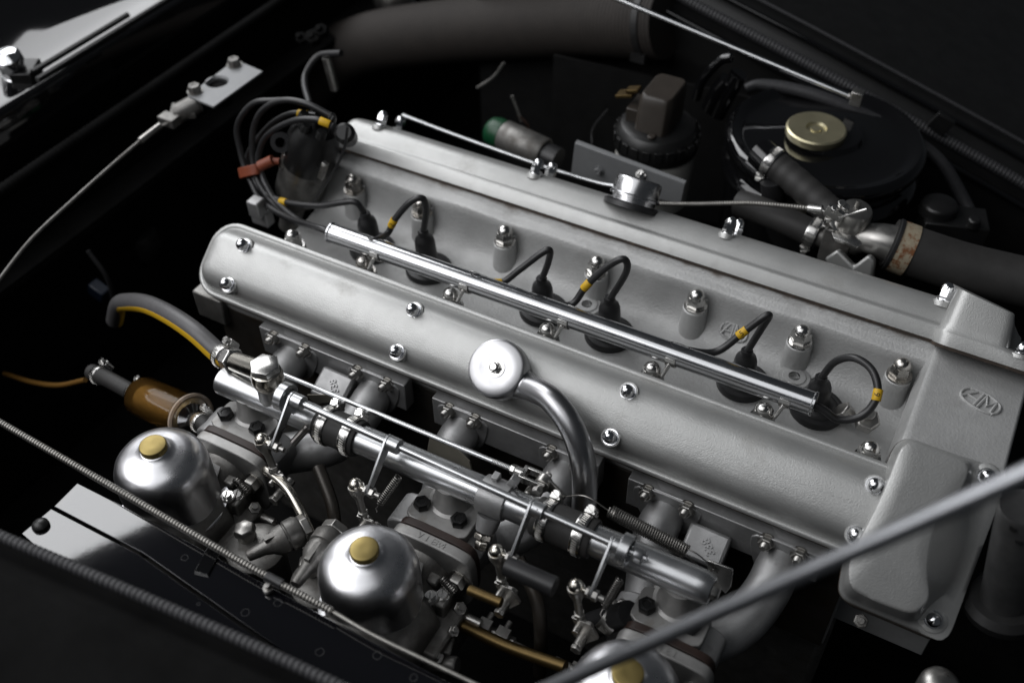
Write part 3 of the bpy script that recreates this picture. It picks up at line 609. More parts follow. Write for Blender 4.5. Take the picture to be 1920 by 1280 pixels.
# oil-stained gap between head and manifolds
# ------------------------------------------------------------------ carburettors
def carb(k):
    xc = CARX[k]; t = thing('carburettor', ['rear carburettor with polished dashpot beside the amber fuel filter', 'middle carburettor with polished dashpot and brass cap', 'front carburettor half cut off by the picture edge below the prop rod'][k], 'carburettor', (P(*[(287, 836), (683, 1030), (1177, 1262)][k], y=-.36).x, -.36, -.16), 'row of three carburettors')
    cap = P(*[(287, 836), (683, 1030), (1177, 1262)][k], y=-.36); A = V(cap.x, -.36, cap.z)
    b = MB(); prof = [(.0100, -.0040), (.0118, -.0042), (.0128, -.0052), (.0148, -.0068), (.0185, -.0082), (.0240, -.0097), (.0297, -.0120), (.0348, -.0156), (.0386, -.0205), (.0408, -.0265), (.0417, -.0335), (.0420, -.0420), (.0418, -.0790), (.0422, -.0795), (.0480, -.0800), (.0480, -.0850), (.030, -.0852)]
    b.lathe(A, (0, 0, 1), prof, 72); ob('dashpot', b, 'lathe_turned', t, ang=50)
    b = MB(); b.lathe(A, (0, 0, 1), [(.0112, -.008), (.0116, -.0045), (.0119, .0012), (.0115, .0019), (.0108, .0022), (.003, .0022)], 44); ob('damper_cap', b, 'brass', t)
    # flange with cast letters, body, throttle spindle, fuel bowl
    def oval(y): return [V(xc + .010 + p.x, y, -.080 + p.y) for p in chaikin([V(-.034, .037, 0), V(.034, .037, 0), V(.042, .024, 0), V(.042, -.022, 0), V(.030, -.042, 0), V(-.030, -.042, 0), V(-.042, -.022, 0), V(-.042, .024, 0)], 3, .2)]
    b = MB(); b.loft([oval(-.2938), oval(-.3045)]); fl = ob('flange', b, 'light_cast', t, bev=.0012)
    if k > 0:
        text_ob('cast_letters', 'V 1 ER4' if k == 1 else 'N E I', .0085, .0003, 'light_cast', fl, V(xc + .010, -.2992, -.0428), (1, 0, 0), (0, 1, 0))
    for dx in (-.024, .040): inst('flange_nut', 'big_nut', 'dull_steel', t, V(xc + dx, -.3046, -.072), rotm((0, -1, .05), (1, 0, 0)))
    b = MB(); b.lathe((xc, -.304, -.092), (0, -1, 0), [(.034, 0), (.031, .008), (.031, .030), (.044, .040), (.044, .085), (.052, .095), (.052, .100)], 36); ob('body', b, 'old_cast', t, bev=.001)
    b = MB(); b.box((xc + .004, -.345, -.110), .052, .028, .022); b.lathe((cap.x, -.36, cap.z - .13), (0, 0, 1), [(.040, 0), (.047, .03), (.047, .045)], 36); ob('suction_base', b, 'old_cast', t, bev=.003)
    for dx, dy in ((.036, -.326), (-.046, -.33)):
        inst('body_screw', 'small_screw', 'plated_steel', t, V(xc + dx, dy, -.072), rotm((.1, -.15, 1), (1, .4, 0)))
    b = MB(); b.box((xc + .036, -.327, -.082), .007, .010, .010); b.box((xc + .022, -.318, -.072), .006, .006, .006); ob('screw_boss', b, 'old_cast', t, bev=.002)
    # screw lugs round the dashpot foot
    for a in (35, 155, 275):
        q = A + V(cos(radians(a)) * .0475, sin(radians(a)) * .0475, -.0845); b = MB(); b.lathe(q, (0, 0, 1), [(.008, -.010), (.0078, .0045), (.007, .0052)], 20); ob('foot_lug', b, 'old_cast', t); inst('foot_screw', 'small_screw', 'plated_steel', t, q + V(0, 0, .005), Matrix.Rotation(a, 3, 'Z'))
    # choke cam plate, idle screws and stop nuts on the side of the body
    q = V(xc - .005, -.325, -.060); b = MB(); b.prism([q + V(-.012, .010, .004), q + V(.016, .010, .004), q + V(.020, -.004, -.002), q + V(.004, -.016, -.010), q + V(-.010, -.010, -.006)], (0, 0, -.0016)); ob('cam_plate', b, 'light_cast', t, bev=.0004)
    for dx, dy, dz_, s in ((.048, -.322, -.090, .011), (.056, -.345, -.086, .009), (.050, -.366, -.100, .012)):
        b = MB(); b.hexn((xc + dx, dy, dz_), (.5, -.2, .8), s, s * .6); b.rod(V(xc + dx, dy, dz_), V(xc + dx + .005, dy - .002, dz_ + .010), s * .28, 12); ob('stop_nut', b, 'dull_steel', t, bev=.0004)
    b = MB(); b.helix(V(xc + .030, -.318, -.060), V(xc + .046, -.322, -.066), .0034, .0006, 8, 12, 6); ob('idle_spring', b, 'spring_wire', t)
    b = MB(); b.box((xc + .045, -.352, -.112), .014, .012, .016, Matrix.Rotation(.3, 3, 'Z')); b.rod((xc + .030, -.37, -.115), (xc + .07, -.362, -.105), .008, 18); ob('jet_housing', b, 'old_cast', t, bev=.0015)
    b = MB(); b.rod((xc - .075, -.322, -.098), (xc + .07, -.322, -.098), .0042); ob('throttle_spindle', b, 'dull_steel', t)
    return t
for k in range(3): carb(k)
# float bowls with their conical fuel unions
def float_bowl(c, a, bpt, label):
    """c: lid centre; a -> bpt: axis of the inlet filter casting"""
    t = thing('float_bowl', label, 'float bowl', c + V(0, 0, -.06))
    b = MB(); b.lathe(c, (0, 0, 1), [(.024, -.06), (.025, -.012), (.027, -.010), (.027, -.004), (.022, -.001), (.012, .0)], 36); ob('bowl', b, 'old_cast', t, bev=.0006)
    b = MB(); ax = (bpt - a).normalized(); L = (bpt - a).length
    b.lathe(a, ax, [(.0042, 0), (.0050, .0015), (.0062, L * .25), (.0085, L * .36), (.0128, L * .46), (.0132, L * .60), (.0122, L * .615), (.0122, L * .63), (.0142, L * .645), (.0146, L * .80), (.0122, L * .86)], 28); b.box(a.lerp(bpt, .44) + V(0, 0, .0105), L * .14, .0024, .0022, rotm(V(0, 0, 1), ax)); ob('filter_casting', b, 'old_cast', t)
    b = MB(); b.hexn(a + ax * L * .86, ax, .0225, L * .14); ob('filter_plug', b, 'dull_steel', t, bev=.0006)
    d = c + V(-.012, .004, .0); b = MB(); b.lathe(d, (-.1, 0, 1), [(.0085, -.002), (.0085, .008)], 20); b.lathe(d + V(0, 0, .006), (-.1, 0, 1), [(.0102, 0), (.0102, .006), (.0088, .0085), (.004, .0105)], 6); ob('lid_nut', b, 'dull_steel', t, bev=.0005)
    b = MB()
    b.lathe(c + V(.014, .010, -.001), (0, 0, 1), [(.0058, 0), (.0058, .002), (.0035, .002), (.0035, -.001)], 20, cap1=False); ob('vent_ring', b, 'dull_steel', t)
    return t
float_bowl(P(478, 1022, z=-.075), P(464, 1043, z=-.052), P(580, 985, z=-.052), 'rear float bowl with slanting conical fuel union and domed lid nut')
float_bowl(P(600, 1085, z=-.075), P(553, 1096, z=-.045), P(634, 988, z=-.050), 'second float bowl half hidden behind the middle dashpot')

# ------------------------------------------------------------------ balance pipe with its rubber joints
BA, BB = V(-.2555, -.25, -.0215), V(.2430, -.25, -.0140)
bax = (BB - BA).normalized()
def BP(x): return BA + bax * ((x - BA.x) / bax.x)
BR = .0138
segs = [(-.2555, -.128), (-.106, .098), (.128, .243)]
slab = ['left', 'middle', 'front']
for k, (x0, x1) in enumerate(segs):
    a, c = BP(x0), BP(x1); L = (c - a).length
    t = thing('balance_pipe', ['rear length of satin balance pipe under the banjo union', 'long middle length of satin balance pipe between two rubber joints', 'front length of satin balance pipe with rounded dented end'][k], 'balance pipe', a, 'balance pipe lengths')
    b = MB()
    pr = [(BR * .8, .001), (BR * .93, .0), (BR, .0012), (BR, L - .0012), (BR * .93, L)]
    if k == 2: pr = [(BR, 0), (BR, L - .012), (BR * .985, L - .007), (BR * .90, L - .0025), (BR * .82, L), (BR * .66, L + .0005), (BR * .60, L - .001), (BR * .5, L - .004)]
    b.lathe(a, bax, pr, 44); ob('pipe', b, 'satin_tube', t)
    if k == 2:
        b = MB(); b.lathe(c, bax, [(.0068, -.004), (.0068, .004), (.005, .006)], 6); ob('end_plug', b, 'dull_steel', t)
    if k == 0:
        b = MB(); b.lathe(BP(-.193) , (0, .0, 1), [(.0125, .006), (.0122, .022), (.0112, .026)], 28); ob('stub', b, 'satin_tube', t)
    if k == 1:
        c1 = BP(.047); b = MB(); b.lathe(c1 - bax * .0135, bax, [(BR, 0), (BR + .0030, .0008), (BR + .0034, .008), (BR + .0034, .020), (BR + .0028, .026), (BR, .027)], 36); b.lathe(c1 + V(0, -.012, -.012), (0, -.62, -.78), [(.011, 0), (.0095, .010), (.0085, .014)], 20); ob('stub_collar', b, 'cast_aluminium', t)
        b = MB(); q = c1 + V(0, -.0218, -.0245); b.hexn(q, (.1, -.62, -.7), .0150, .006); b.hexn(q + V(.0006, -.0045, -.005), (.1, -.62, -.7), .011, .008); b.rod(q, q + V(.001, -.0095, -.0125), .0032); ob('union_nut', b, 'nickel', t, bev=.0005)
        b = MB(); b.box(c1 + V(-.004, .008, .016), .003, .004, .004); b.box(c1 + V(.012, .01, .018), .004, .0035, .006, Matrix.Rotation(.4, 3, 'Y')); ob('stop_lugs', b, 'cast_aluminium', t, bev=.0006)
for k, (x0, x1) in enumerate(((-.139, -.094), (.086, .140))):
    a, c = BP(x0), BP(x1); L = (c - a).length
    b = MB(); b.lathe(a, bax, [(BR, 0), (.0165, .0), (.0172, .0015), (.0174, L * .3), (.0170, L * .5), (.0174, L * .7), (.0172, L - .0015), (.0165, L), (BR, L)], 40, cap0=False, cap1=False)
    o = ob('rubber_joint', b, 'hose_rubber'); tag(o, ['black rubber joint of the balance pipe above the rear carburettor', 'black rubber joint of the balance pipe near the long tension spring'][k], 'rubber hose', 'rubber joints of the balance pipe')
    for j, f in enumerate((.20, .80)):
        clamp(a.lerp(c, f), bax, .0176, [['steel hose clamp nearest the banjo union on the rear rubber joint', 'steel hose clamp on the forward end of the rear rubber joint'], ['steel hose clamp on the rear end of the front rubber joint', 'steel hose clamp at the front rubber joint, spring starting behind it']][k][j], sdir=(0, .86, .5))

# ------------------------------------------------------------------ throttle shaft and linkage
SA, SB = P(538, 743, y=-.263), P(1196, 1040, y=-.263); sax = (SB - SA).normalized()
def SP(px): return SA + (SB - SA) * ((P(px, 743 + (px - 538) * 297 / 658, y=-.263).x - SA.x) / (SB.x - SA.x))
t = thing('throttle_shaft', 'long steel throttle shaft with drop levers lying over the balance pipe', 'throttle linkage', SA)
b = MB(); b.rod(SA - sax * .004, SB + sax * .003, .0032, 18); ob('shaft', b, 'satin_tube', t, bev=.0004)
LEV = [(548, (520, 838)), (727, (690, 920)), (996, (945, 1040)), (1147, (1100, 1108))]
BALL = [(541, 835), (683, 902), (925, 1028), (1082, 1090)]
for i, (px, (ex, ey)) in enumerate(LEV):
    c = SP(px); e = P(ex, ey, y=-.297)
    b = MB(); b.lathe(c + sax * .0015, sax, [(.0070, 0), (.0070, .0105)], 28); ob('collar', b, 'satin_tube', t, bev=.0004)
    b = MB(); b.lathe(c + sax * .0060 + (Vector(CAM) - c).normalized() * .0069, Vector(CAM) - c, [(.0009, -.0005), (.0009, .0003)], 8); ob('pin_hole', b, 'black_matt', t)
    d = (e - c); d = (d - sax * d.dot(sax)); Ld = d.length; d.normalize(); nn = sax.cross(d)
    b = MB(); w0, w1 = .0072, .0042
    poly = [c + d * (cos(a) * -w0) + nn * (sin(a) * w0) for a in np.linspace(-pi / 2, pi / 2, 9)] + [c + d * (Ld + cos(a) * w1) - nn * (sin(a) * -w1) for a in np.linspace(pi / 2, -pi / 2, 7)]
    b.prism([q - sax * .0012 for q in poly], sax * .0024); ob('lever', b, 'satin_tube', t, bev=.0004)
    f = c + d * Ld
    b = MB(); b.hexn(f + sax * .0012, sax, .0085, .005); b.rod(f, f + sax * .0115, .0026, 12); b.hexn(f - sax * .0045, sax, .0082, .003); ob('lever_nut', b, 'dull_steel', t, bev=.0004)
    # ball joint and drop link
    g = f - sax * .0135
    b = MB(); R_ = .0066; b.lathe(g, (0, 0, 1), [(max(.0004, R_ * sin(a)), -R_ * cos(a)) for a in np.linspace(0.02, pi - .02, 14)], 24); b.rod(g, f, .0026, 12); ob('ball', b, 'nickel', t)
    dn = V(.006, -.004, -.03) if i else V(.010, -.004, -.032)
    b = MB(); b.lathe(g, dn, [(.0072, .001), (.0074, .004), (.0062, .009), (.0046, .013), (.0034, .016), (.0034, .036)], 20); b.hexn(g + dn.normalized() * .030, dn, .0085, .004); ob('socket_link', b, 'dull_steel', t)
    # carburettor lever below
    h = g + dn.normalized() * .040
    b = MB(); b.prism([h + V(-.007, 0, .004), h + V(.010, 0, .006), h + V(.018, 0, -.010), h + V(.008, 0, -.026), h + V(-.004, 0, -.024), h + V(-.002, 0, -.008)], (0, -.0028, 0)); b.rod(h + V(.0, .006, -.004), h + V(0, -.010, -.004), .003); b.rod(h + V(.004, .012, -.020), h + V(.004, -.012, -.020), .0045); b.hexn(h + V(.004, -.012, -.020), (0, -1, 0), .009, .004); ob('carburettor_lever', b, 'dull_steel', t, bev=.0006)
for px in (531, 1171):
    b = MB(); c = SP(px); q = BP(c.x)
    b.lathe(c - sax * .004 + (q - c) * .10, sax, [(.0096, .0085), (.0096, 0), (.0134, 0), (.0134, .0085), (.0096, .0085)], 40, cap0=False, cap1=False)
    b.lathe(c - sax * .002 + (q - c) * .10, sax, [(.0020, 0), (.0097, .0), (.0097, .004), (.0020, .004)], 30, cap0=False, cap1=False)
    dd = (q - c); b.box(c + dd * .55, .0038, .0062, dd.length * .30, Matrix((sax, sax.cross(dd.normalized()), dd.normalized())).transposed())
    ob('bearing_ring', b, 'satin_tube', t, bev=.0004)
c = SP(1189); b = MB(); b.lathe(c, sax, [(.0060, 0), (.0066, .0006), (.0066, .0070), (.0060, .0078), (.0034, .0078), (.0034, .0105)], 24); ob('end_collar', b, 'satin_tube', t)
# long push rod and its fork
PA, PB = P(526, 700, y=-.222), P(958, 878, y=-.222); pax = (PB - PA).normalized()
t = thing('push_rod', 'thin bright push rod with threaded end and fork above the manifolds', 'push rod', PA)
b = MB(); b.rod(PA, PB, .0024, 18); ob('rod', b, 'satin_tube', t)
b = MB(); L = .018; b.lathe(PB - pax * L, pax, [(.00265 if k % 2 else .0023, L * k / 24) for k in range(25)], 12); ob('thread', b, 'plated_steel', t)
b = MB(); b.hexn(PB, pax, .0085, .005); b.lathe(PB + pax * .005, pax, [(.0048, 0), (.0048, .008)], 16)
yv = V(0, 1, 0) - pax * pax.y; yv.normalize()
zv = pax.cross(yv)
for s in (-1, 1):
    b.box(PB + pax * .024 + yv * (.0056 * s), .012, .0013, .0042, Matrix((pax, yv, zv)).transposed())
b.box(PB + pax * .013, .002, .0068, .0042, Matrix((pax, yv, zv)).transposed()); ob('fork', b, 'plated_steel', t, bev=.0004)
b = MB(); fp = PB + pax * .032; b.rod(fp - yv * .010, fp + yv * .010, .0034, 14); b.lathe(fp - yv * .004, yv, [(.007, 0), (.007, .008)], 20); b.hexn(fp - yv * .014, yv, .009, .005); ob('clevis_pin', b, 'dull_steel', t, bev=.0004)
# bell-crank the fork pulls on, wire and long tension spring
t = thing('bell_crank', 'small steel bell crank at the push rod fork', 'bell crank', fp)
b = MB(); q = fp; b.prism([q + V(-.004, -.0012, .006), q + V(.008, -.0012, .005), q + V(.022, -.0012, -.006), q + V(.020, -.0012, -.012), q + V(.004, -.0012, -.010), q + V(-.012, -.0012, -.030), q + V(-.020, -.0012, -.028)], (0, .0026, 0)); ob('crank_plate', b, 'dull_steel', t, bev=.0005)
b = MB(); b.rod(q + V(-.014, -.016, -.026), q + V(-.014, .006, -.026), .005, 16); ob('pivot', b, 'dull_steel', t)
s0, s1 = P(1143, 958, y=-.222), P(1288, 1034, y=-.222); tabp = P(1342, 1070, y=-.222)
t = thing('tension_spring', 'long coiled tension spring beside the front of the balance pipe', 'spring', s0)
b = MB(); b.helix(s0, s1, .0052, .00105, 34, 14, 6); ob('coil', b, 'spring_wire', t)
b = MB(); b.tube(spline([s0, P(1098, 930, y=-.222), q + V(.020, 0, -.008)], 6), .0006, 6); ob('hook_wire', b, 'spring_wire', t); b = MB(); b.tube(spline([s1 + V(0, 0, .0045), P(1310, 1040, y=-.222), tabp + V(.0, 0, .001)], 6), .0006, 6); ob('hook_wire', b, 'spring_wire', t); b = MB(); b.tube(spline([s1 + V(0, 0, -.0045), P(1310, 1062, y=-.222), P(1328, 1074, y=-.222), P(1337, 1066, y=-.222), tabp + V(.002, 0, -.001)], 6), .0006, 6); ob('hook_wire', b, 'spring_wire', t)
o = MB(); o.prism([P(1327, 1050, y=-.221), P(1374, 1068, y=-.221), P(1370, 1100, y=-.221), P(1360, 1112, y=-.221), P(1326, 1080, y=-.221)], (0, .0015, 0)); o = ob('spring_tab', o, 'plated_steel', bev=.0003); tag(o, 'flat steel tab anchoring the long tension spring', 'bracket')
# small return springs
for i, (a, c) in enumerate((((577, 800), (548, 832)), ((748, 893), (712, 943)), ((1163, 1085), (1132, 1138)))):
    a, c = P(*a, y=-.268), P(*c, y=-.287)
    t = thing('return_spring', ['short return spring above the rear carburettor lever', 'short return spring left of the middle saddle plate', 'short return spring beside the front carburettor lever'][i], 'spring', a, 'short return springs')
    b = MB(); b.helix(a, c, .0032, .0007, 15, 12, 6); ob('coil', b, 'spring_wire', t)
    b = MB(); dv = (c - a).normalized(); b.tube([c, c + dv * .006, c + dv * .009 + V(.003, 0, 0)], .0006, 6); ob('hook', b, 'spring_wire', t)
# triangular card-like shims beside the manifold
for i, (tri, lab) in enumerate(((((806, 815), (838, 825), (880, 865), (885, 885), (800, 850)), 'pale triangular heat shield lug behind the balance pipe, middle manifold'), (((575, 740), (625, 740), (628, 752), (590, 758)), 'pale heat shield lug behind the first clamp of the rear rubber joint'))):
    b = MB(); b.prism([P(x, y, y=-.215) for x, y in tri], (0, .002, -.001)); o = ob('shield_lug', b, 'tan_card', bev=.0003); tag(o, lab, 'shield lug')

# ------------------------------------------------------------------ banjo union, striped hose, fuel filter and its hoses
c = BP(-.193) + V(0, 0, .024)
t = thing('banjo_union', 'nickel banjo union with big hexagon head on the rear of the balance pipe', 'banjo union', c)
b = MB(); b.lathe(c, (0, 0, 1), [(.0112, -.002), (.0118, 0), (.0140, .003), (.0150, .008), (.0150, .013), (.0138, .019), (.011, .021)], 36); ob('body', b, 'nickel', t)
b = MB(); b.hexn(c + V(0, 0, .0205), (0, 0, 1), .0250, .0075, .08, ref=(1, .25, 0)); ob('hexagon', b, 'plated_steel', t, bev=.0006)
e0, e1, e2, e3 = c + V(-.010, .004, .010), P(440, 678, y=-.238), P(414, 664, y=-.232), P(393, 652, y=-.228)
d1 = (e2 - e0).normalized()
b = MB(); b.rod(e0, e1, .0098, 28); ob('arm', b, 'nickel', t)
b = MB(); b.lathe(e1 , d1, [(.0104, -.0015), (.0104, 0)], 28); ob('seal_ring', b, 'black_rubber', t)
b = MB(); b.hexn(e1, d1, .0225, .011, .08); b.lathe(e1 + d1 * .011, d1, [(.0105, 0), (.0098, .002), (.0092, .006)], 24); ob('coupling_nut', b, 'plated_steel', t, bev=.0006)
hp = spline([e1 + d1 * .012, e2 + d1 * .004, P(365, 622, y=-.222), P(318, 590, y=-.21), P(275, 570, y=-.195), P(240, 566, y=-.18), P(222, 572, y=-.165), P(215, 600, y=-.15)], 8)
t = thing('breather_hose', 'grey hose with yellow stripe curving up from the banjo union', 'hose', hp[0])
b = MB(); b.tube(hp, .0098, 24); ob('hose', b, 'grey_hose', t)
b = MB()
lo = []
for i in range(len(hp)):
    T_ = (hp[min(i + 1, len(hp) - 1)] - hp[max(i - 1, 0)]).normalized(); vw = (Vector(CAM) - hp[i]); vw = (vw - T_ * vw.dot(T_)).normalized(); sdv = T_.cross(vw)
    if sdv.z > 0: sdv = -sdv
    lo.append([hp[i] + (vw * cos(a) + sdv * sin(a)) * r for a, r in ((.62, .0096), (.62, .0103), (.85, .0104), (1.08, .0104), (1.32, .0103), (1.32, .0096))])
b.loft(lo); ob('stripe', b, 'yellow_stripe', t)
clamp(hp[5], hp[7] - hp[3], .0104, 'steel hose clamp on the grey yellow-striped hose', sdir=(.2, .9, .5), wd=.010)
# amber filter
FA, FB = P(264, 742, y=-.258), P(356, 783, y=-.270); fax = (FB - FA).normalized(); FL = (FB - FA).length
t = thing('fuel_filter', 'amber see-through plastic fuel filter behind the rear dashpot', 'fuel filter', FA)
b = MB(); b.lathe(FA, fax, [(.0075, -.006), (.0140, -.003), (.0195, .0), (.0218, .004), (.0222, FL * .5), (.0224, FL - .004), (.0246, FL - .002), (.0252, FL), (.0235, FL + .002)], 44); ob('bowl', b, 'amber', t)
b = MB(); b.lathe(FA + fax * (FL + .0005), fax, [(.0245, 0), (.0260, .0005), (.0260, .0030), (.0238, .0042), (.0215, .0030)], 44, cap0=False, cap1=False); ob('rim', b, 'clear_rim', t)
b = MB(); b.lathe(FA + fax * .006, fax, [(.0125, 0), (.0145, .004), (.0145, FL - .014), (.011, FL - .008)], 32); ob('paper_element', b, 'wet_paper', t)
b = MB(); b.lathe(FB, fax, [(.0185, -.001), (.0150, .003), (.0090, .006), (.0062, .010), (.0062, .022)], 28); ob('spigot', b, 'amber', t)
b = MB(); b.lathe(FA, -fax, [(.0080, .004), (.0062, .008), (.0062, .03)], 20); ob('spigot', b, 'amber', t)
g = [FB + fax * .008, FB + fax * .026, P(420, 835, y=-.283), P(455, 852, y=-.29)]
b = MB(); b.tube(spline(g, 8), .0085, 20); o = ob('fuel_hose', b, 'hose_rubber'); tag(o, 'short black fuel hose between the amber filter and the steel pipe', 'hose')
b = MB(); hz = [FA - fax * .004, FA - fax * .02, P(205, 712, y=-.252), P(172, 697, y=-.248)]; b.tube(spline(hz, 8), .0088, 20); o = ob('fuel_hose', b, 'hose_rubber'); tag(o, 'black fuel hose entering the far end of the amber filter', 'hose')
clamp(FA - fax * .012, fax, .0091, 'steel hose clamp where the hose joins the amber filter', sdir=(.1, .9, .3), wd=.0085)
clamp(P(186, 703, y=-.249), fax, .0091, 'steel hose clamp at the free end of the filter hose', sdir=(.1, .9, .3), wd=.0085)
clamp(FB + fax * .017, fax, .0088, 'steel hose clamp just below the clear rim of the fuel filter', sdir=(.3, .9, .3), wd=.008)
clamp(P(421, 834, y=-.283), P(455, 852, y=-.29) - P(400, 822, y=-.28), .0088, 'steel hose clamp where the fuel hose meets the bent steel pipe', sdir=(.4, .9, .1), wd=.009)
b = MB(); b.tube(spline([P(430, 840, y=-.285), P(462, 858, y=-.29), P(505, 885, y=-.30), P(540, 918, y=-.31), P(562, 955, y=-.32), P(582, 998, y=-.33)], 10), .0047, 16); o = ob('fuel_pipe', b, 'nickel'); tag(o, 'bent steel fuel pipe running down between the rear and middle carburettors', 'pipe')
b = MB(); b.tube(spline([P(8, 700, y=-.24), P(60, 716, y=-.24), P(110, 722, y=-.245), P(160, 712, y=-.245)], 8), .0030, 10); o = ob('fuel_line', b, 'dull_amber'); tag(o, 'dull orange fuel line entering from the dark to the filter hose', 'pipe')
# pipes in the dark below the middle carburettor
for i, (pts, r, m, lab) in enumerate(((((880, 1105), (940, 1130)), .0045, 'old_brass', 'short brass pipe stub beyond the middle carburettor'), (((850, 1165), (900, 1188), (960, 1215), (1060, 1250)), .0055, 'old_brass', 'brass fuel pipe running low towards the front carburettor'), (((950, 1060), (1040, 1100)), .008, 'black_rubber', 'black hose low between middle and front carburettors'))):
    b = MB(); b.tube(spline([P(x, y, y=-.33) for x, y in pts], 6), r, 14); o = ob('low_pipe', b, m); tag(o, lab, 'pipe')
clamp(P(1145, 1160, y=-.28), (.8, -.1, -.25), .0115, 'dark hose clamp beside the front carburettor lever', sdir=(.3, .8, .6), wd=.014, m='dull_steel')
b = MB(); b.tube(spline([P(1112, 1170, y=-.28), P(1180, 1150, y=-.28)], 4), .0112, 18); o = ob('stub_hose', b, 'black_rubber'); tag(o, 'stubby black hose beside the front carburettor lever', 'hose')

# jet linkage running low along the three carburettors, with its clevises and a drain pipe
t = thing('jet_linkage', 'thin steel jet linkage rod running low past the three carburettors', 'throttle linkage', (-.26, -.315, -.118))
b = MB(); b.rod((-.26, -.315, -.118), (.27, -.315, -.118), .0030, 14); ob('rod', b, 'dull_steel', t)
for x in (-.135, -.118, -.05, .070, .088, .160):
    b = MB(); b.box((x, -.315, -.114), .006, .005, .008); b.hexn((x + .006, -.315, -.118), (1, 0, 0), .010, .005); b.rod((x, -.328, -.110), (x, -.302, -.110), .0028, 12); ob('clevis', b, 'dull_steel', t, bev=.0006)
for i, (x0, lab) in enumerate(((-.112, 'dark drain pipe dropping between the rear and middle carburettors'), (.105, 'dark drain pipe dropping between the middle and front carburettors'))):
    b = MB(); b.tube(spline([V(x0 - .03, -.262, -.075), V(x0, -.285, -.085), V(x0 + .012, -.30, -.11), V(x0 + .014, -.305, -.17)], 8), .0062, 16); o = ob('drain_pipe', b, 'oily_cast'); tag(o, lab, 'pipe')
def PD(px, py, depth):
    d = RC.T @ np.array([(px - 960) / FPX, (py - 640) / FPX, 1.0]); return Vector(CAM + d * depth)
def solo(name, mb, m, label, cat, group=None, bev=0.0, ang=38, kind=None):
    o = ob(name, mb, m, None, bev=bev, ang=ang); return tag(o, label, cat, group, kind)

# ------------------------------------------------------------------ distributor and its loom
d0, d1 = P(556, 372, y=.045), P(596, 236, y=.055); dax = (d1 - d0).normalized(); DL = (d1 - d0).length
t = thing('distributor', 'distributor with grey metal body and black cap at the rear of the head', 'distributor', d0)
b = MB(); b.lathe(d0, dax, [(.012, -.05), (.014, -.012), (.020, .0), (.0265, .007), (.0285, .016), (.0290, DL * .48), (.0300, DL * .49), (.0300, DL * .52)], 36); ob('body', b, 'old_cast', t)
b = MB(); b.lathe(d0, dax, [(.0300, DL * .521), (.0310, DL * .55), (.0305, DL * .80), (.0265, DL * .95), (.0240, DL * 1.0), (.010, DL * 1.02)], 36); cp = ob('cap', b, 'bakelite', t)
x_, y_, z_ = frame(dax, (1, 0, 0))
for k in range(6):
    a = k * pi / 3 + .3; q = d0 + dax * DL * .97 + (x_ * cos(a) + y_ * sin(a)) * .018; b = MB(); b.lathe(q, dax, [(.0066, 0), (.0062, .010), (.0050, .013)], 16); ob('terminal', b, 'bakelite', cp)
b = MB(); b.rod(d0 + dax * DL * 1.0, d0 + dax * (DL + .016), .007); ob('terminal', b, 'bakelite', cp)
for sg, px, py in ((0, 533, 300), (1, 606, 320)):
    q = P(px, py, y=.028); b = MB(); b.box(q, .0035, .003, .012, rotm(dax, (1, 0, 0))); b.rod(q - dax * .012, q + dax * .010, .0035); ob('cap_clip', b, 'dull_steel', t, bev=.0008)
b = MB(); b.lathe(P(528, 266, y=.03), (.4, -.8, .4), [(.006, 0), (.0115, 0), (.0120, .003), (.0115, .006), (.006, .006)], 24, cap0=False, cap1=False); solo('rubber_grommet', b, 'black_rubber', 'round black rubber grommet beside the distributor cap', 'grommet')
tA = TA + V(-.002, 0, 0)
loom = [
    ([(622, 222, .060), (585, 200, .058), (548, 189, .055), (513, 189, .05), (478, 193, .045), (453, 218, .040), (444, 245, .036), (450, 280, .030), (459, 314, .022), (470, 340, .014), (492, 378, .0), (540, 408, -.02)], 'outermost looped ignition lead between distributor cap and orange clip'),
    ([(618, 216, .050), (579, 196, .048), (541, 188, .046), (511, 194, .043), (487, 213, .040), (475, 243, .036), (473, 278, .030), (476, 311, .022), (487, 346, .012), (516, 384, .0), (560, 414, -.022)], 'second looped ignition lead, just inside the outermost one'),
    ([(600, 217, .062), (571, 214, .060), (546, 213, .057), (513, 229, .052), (484, 259, .046), (466, 287, .038), (464, 314, .028), (478, 350, .016), (505, 388, .002), (550, 415, -.018)], 'thin looped ignition lead whose yellow sleeve is at the cap top'),
    ([(622, 236, .040), (609, 230, .038), (590, 224, .036), (557, 225, .033), (522, 239, .031), (497, 259, .030), (486, 285, .027), (484, 308, .022), (492, 330, .018), (498, 345, .012), (520, 380, .0), (565, 416, -.024)], 'innermost looped ignition lead with yellow sleeve near the distributor cap')]
for i, (pp, lab) in enumerate(loom):
    pts = [P(x, y, y=yy) for x, y, yy in pp] + [tA + V(-.012, .002 * i - .003, .003 - .002 * i), tA + V(.01, .002 * i - .003, .002 - .0015 * i)]
    p = spline(pts, 8); t = thing('ignition_lead', lab, 'ignition lead', pts[0], 'ignition leads')
    b = MB(); b.tube(p, .0036 if i != 2 else .0031, 14); ob('cable', b, 'lead_rubber', t)
    if i in (2, 3):
        j = 9 if i == 2 else 8; d = (p[j + 1] - p[j - 1]).normalized(); b = MB(); b.lathe(p[j] - d * .006, d, [(.0042, 0), (.0044, .0005), (.0044, .0115), (.0042, .012)], 18); ob('number_sleeve', b, 'yellow_sleeve', t)
c = P(468, 321, y=.018); b = MB(); ax = (P(476, 345, y=.012) - P(466, 300, y=.024)).normalized(); Rm = rotm(ax, P(500, 305, y=.02) - P(440, 335, y=.02))
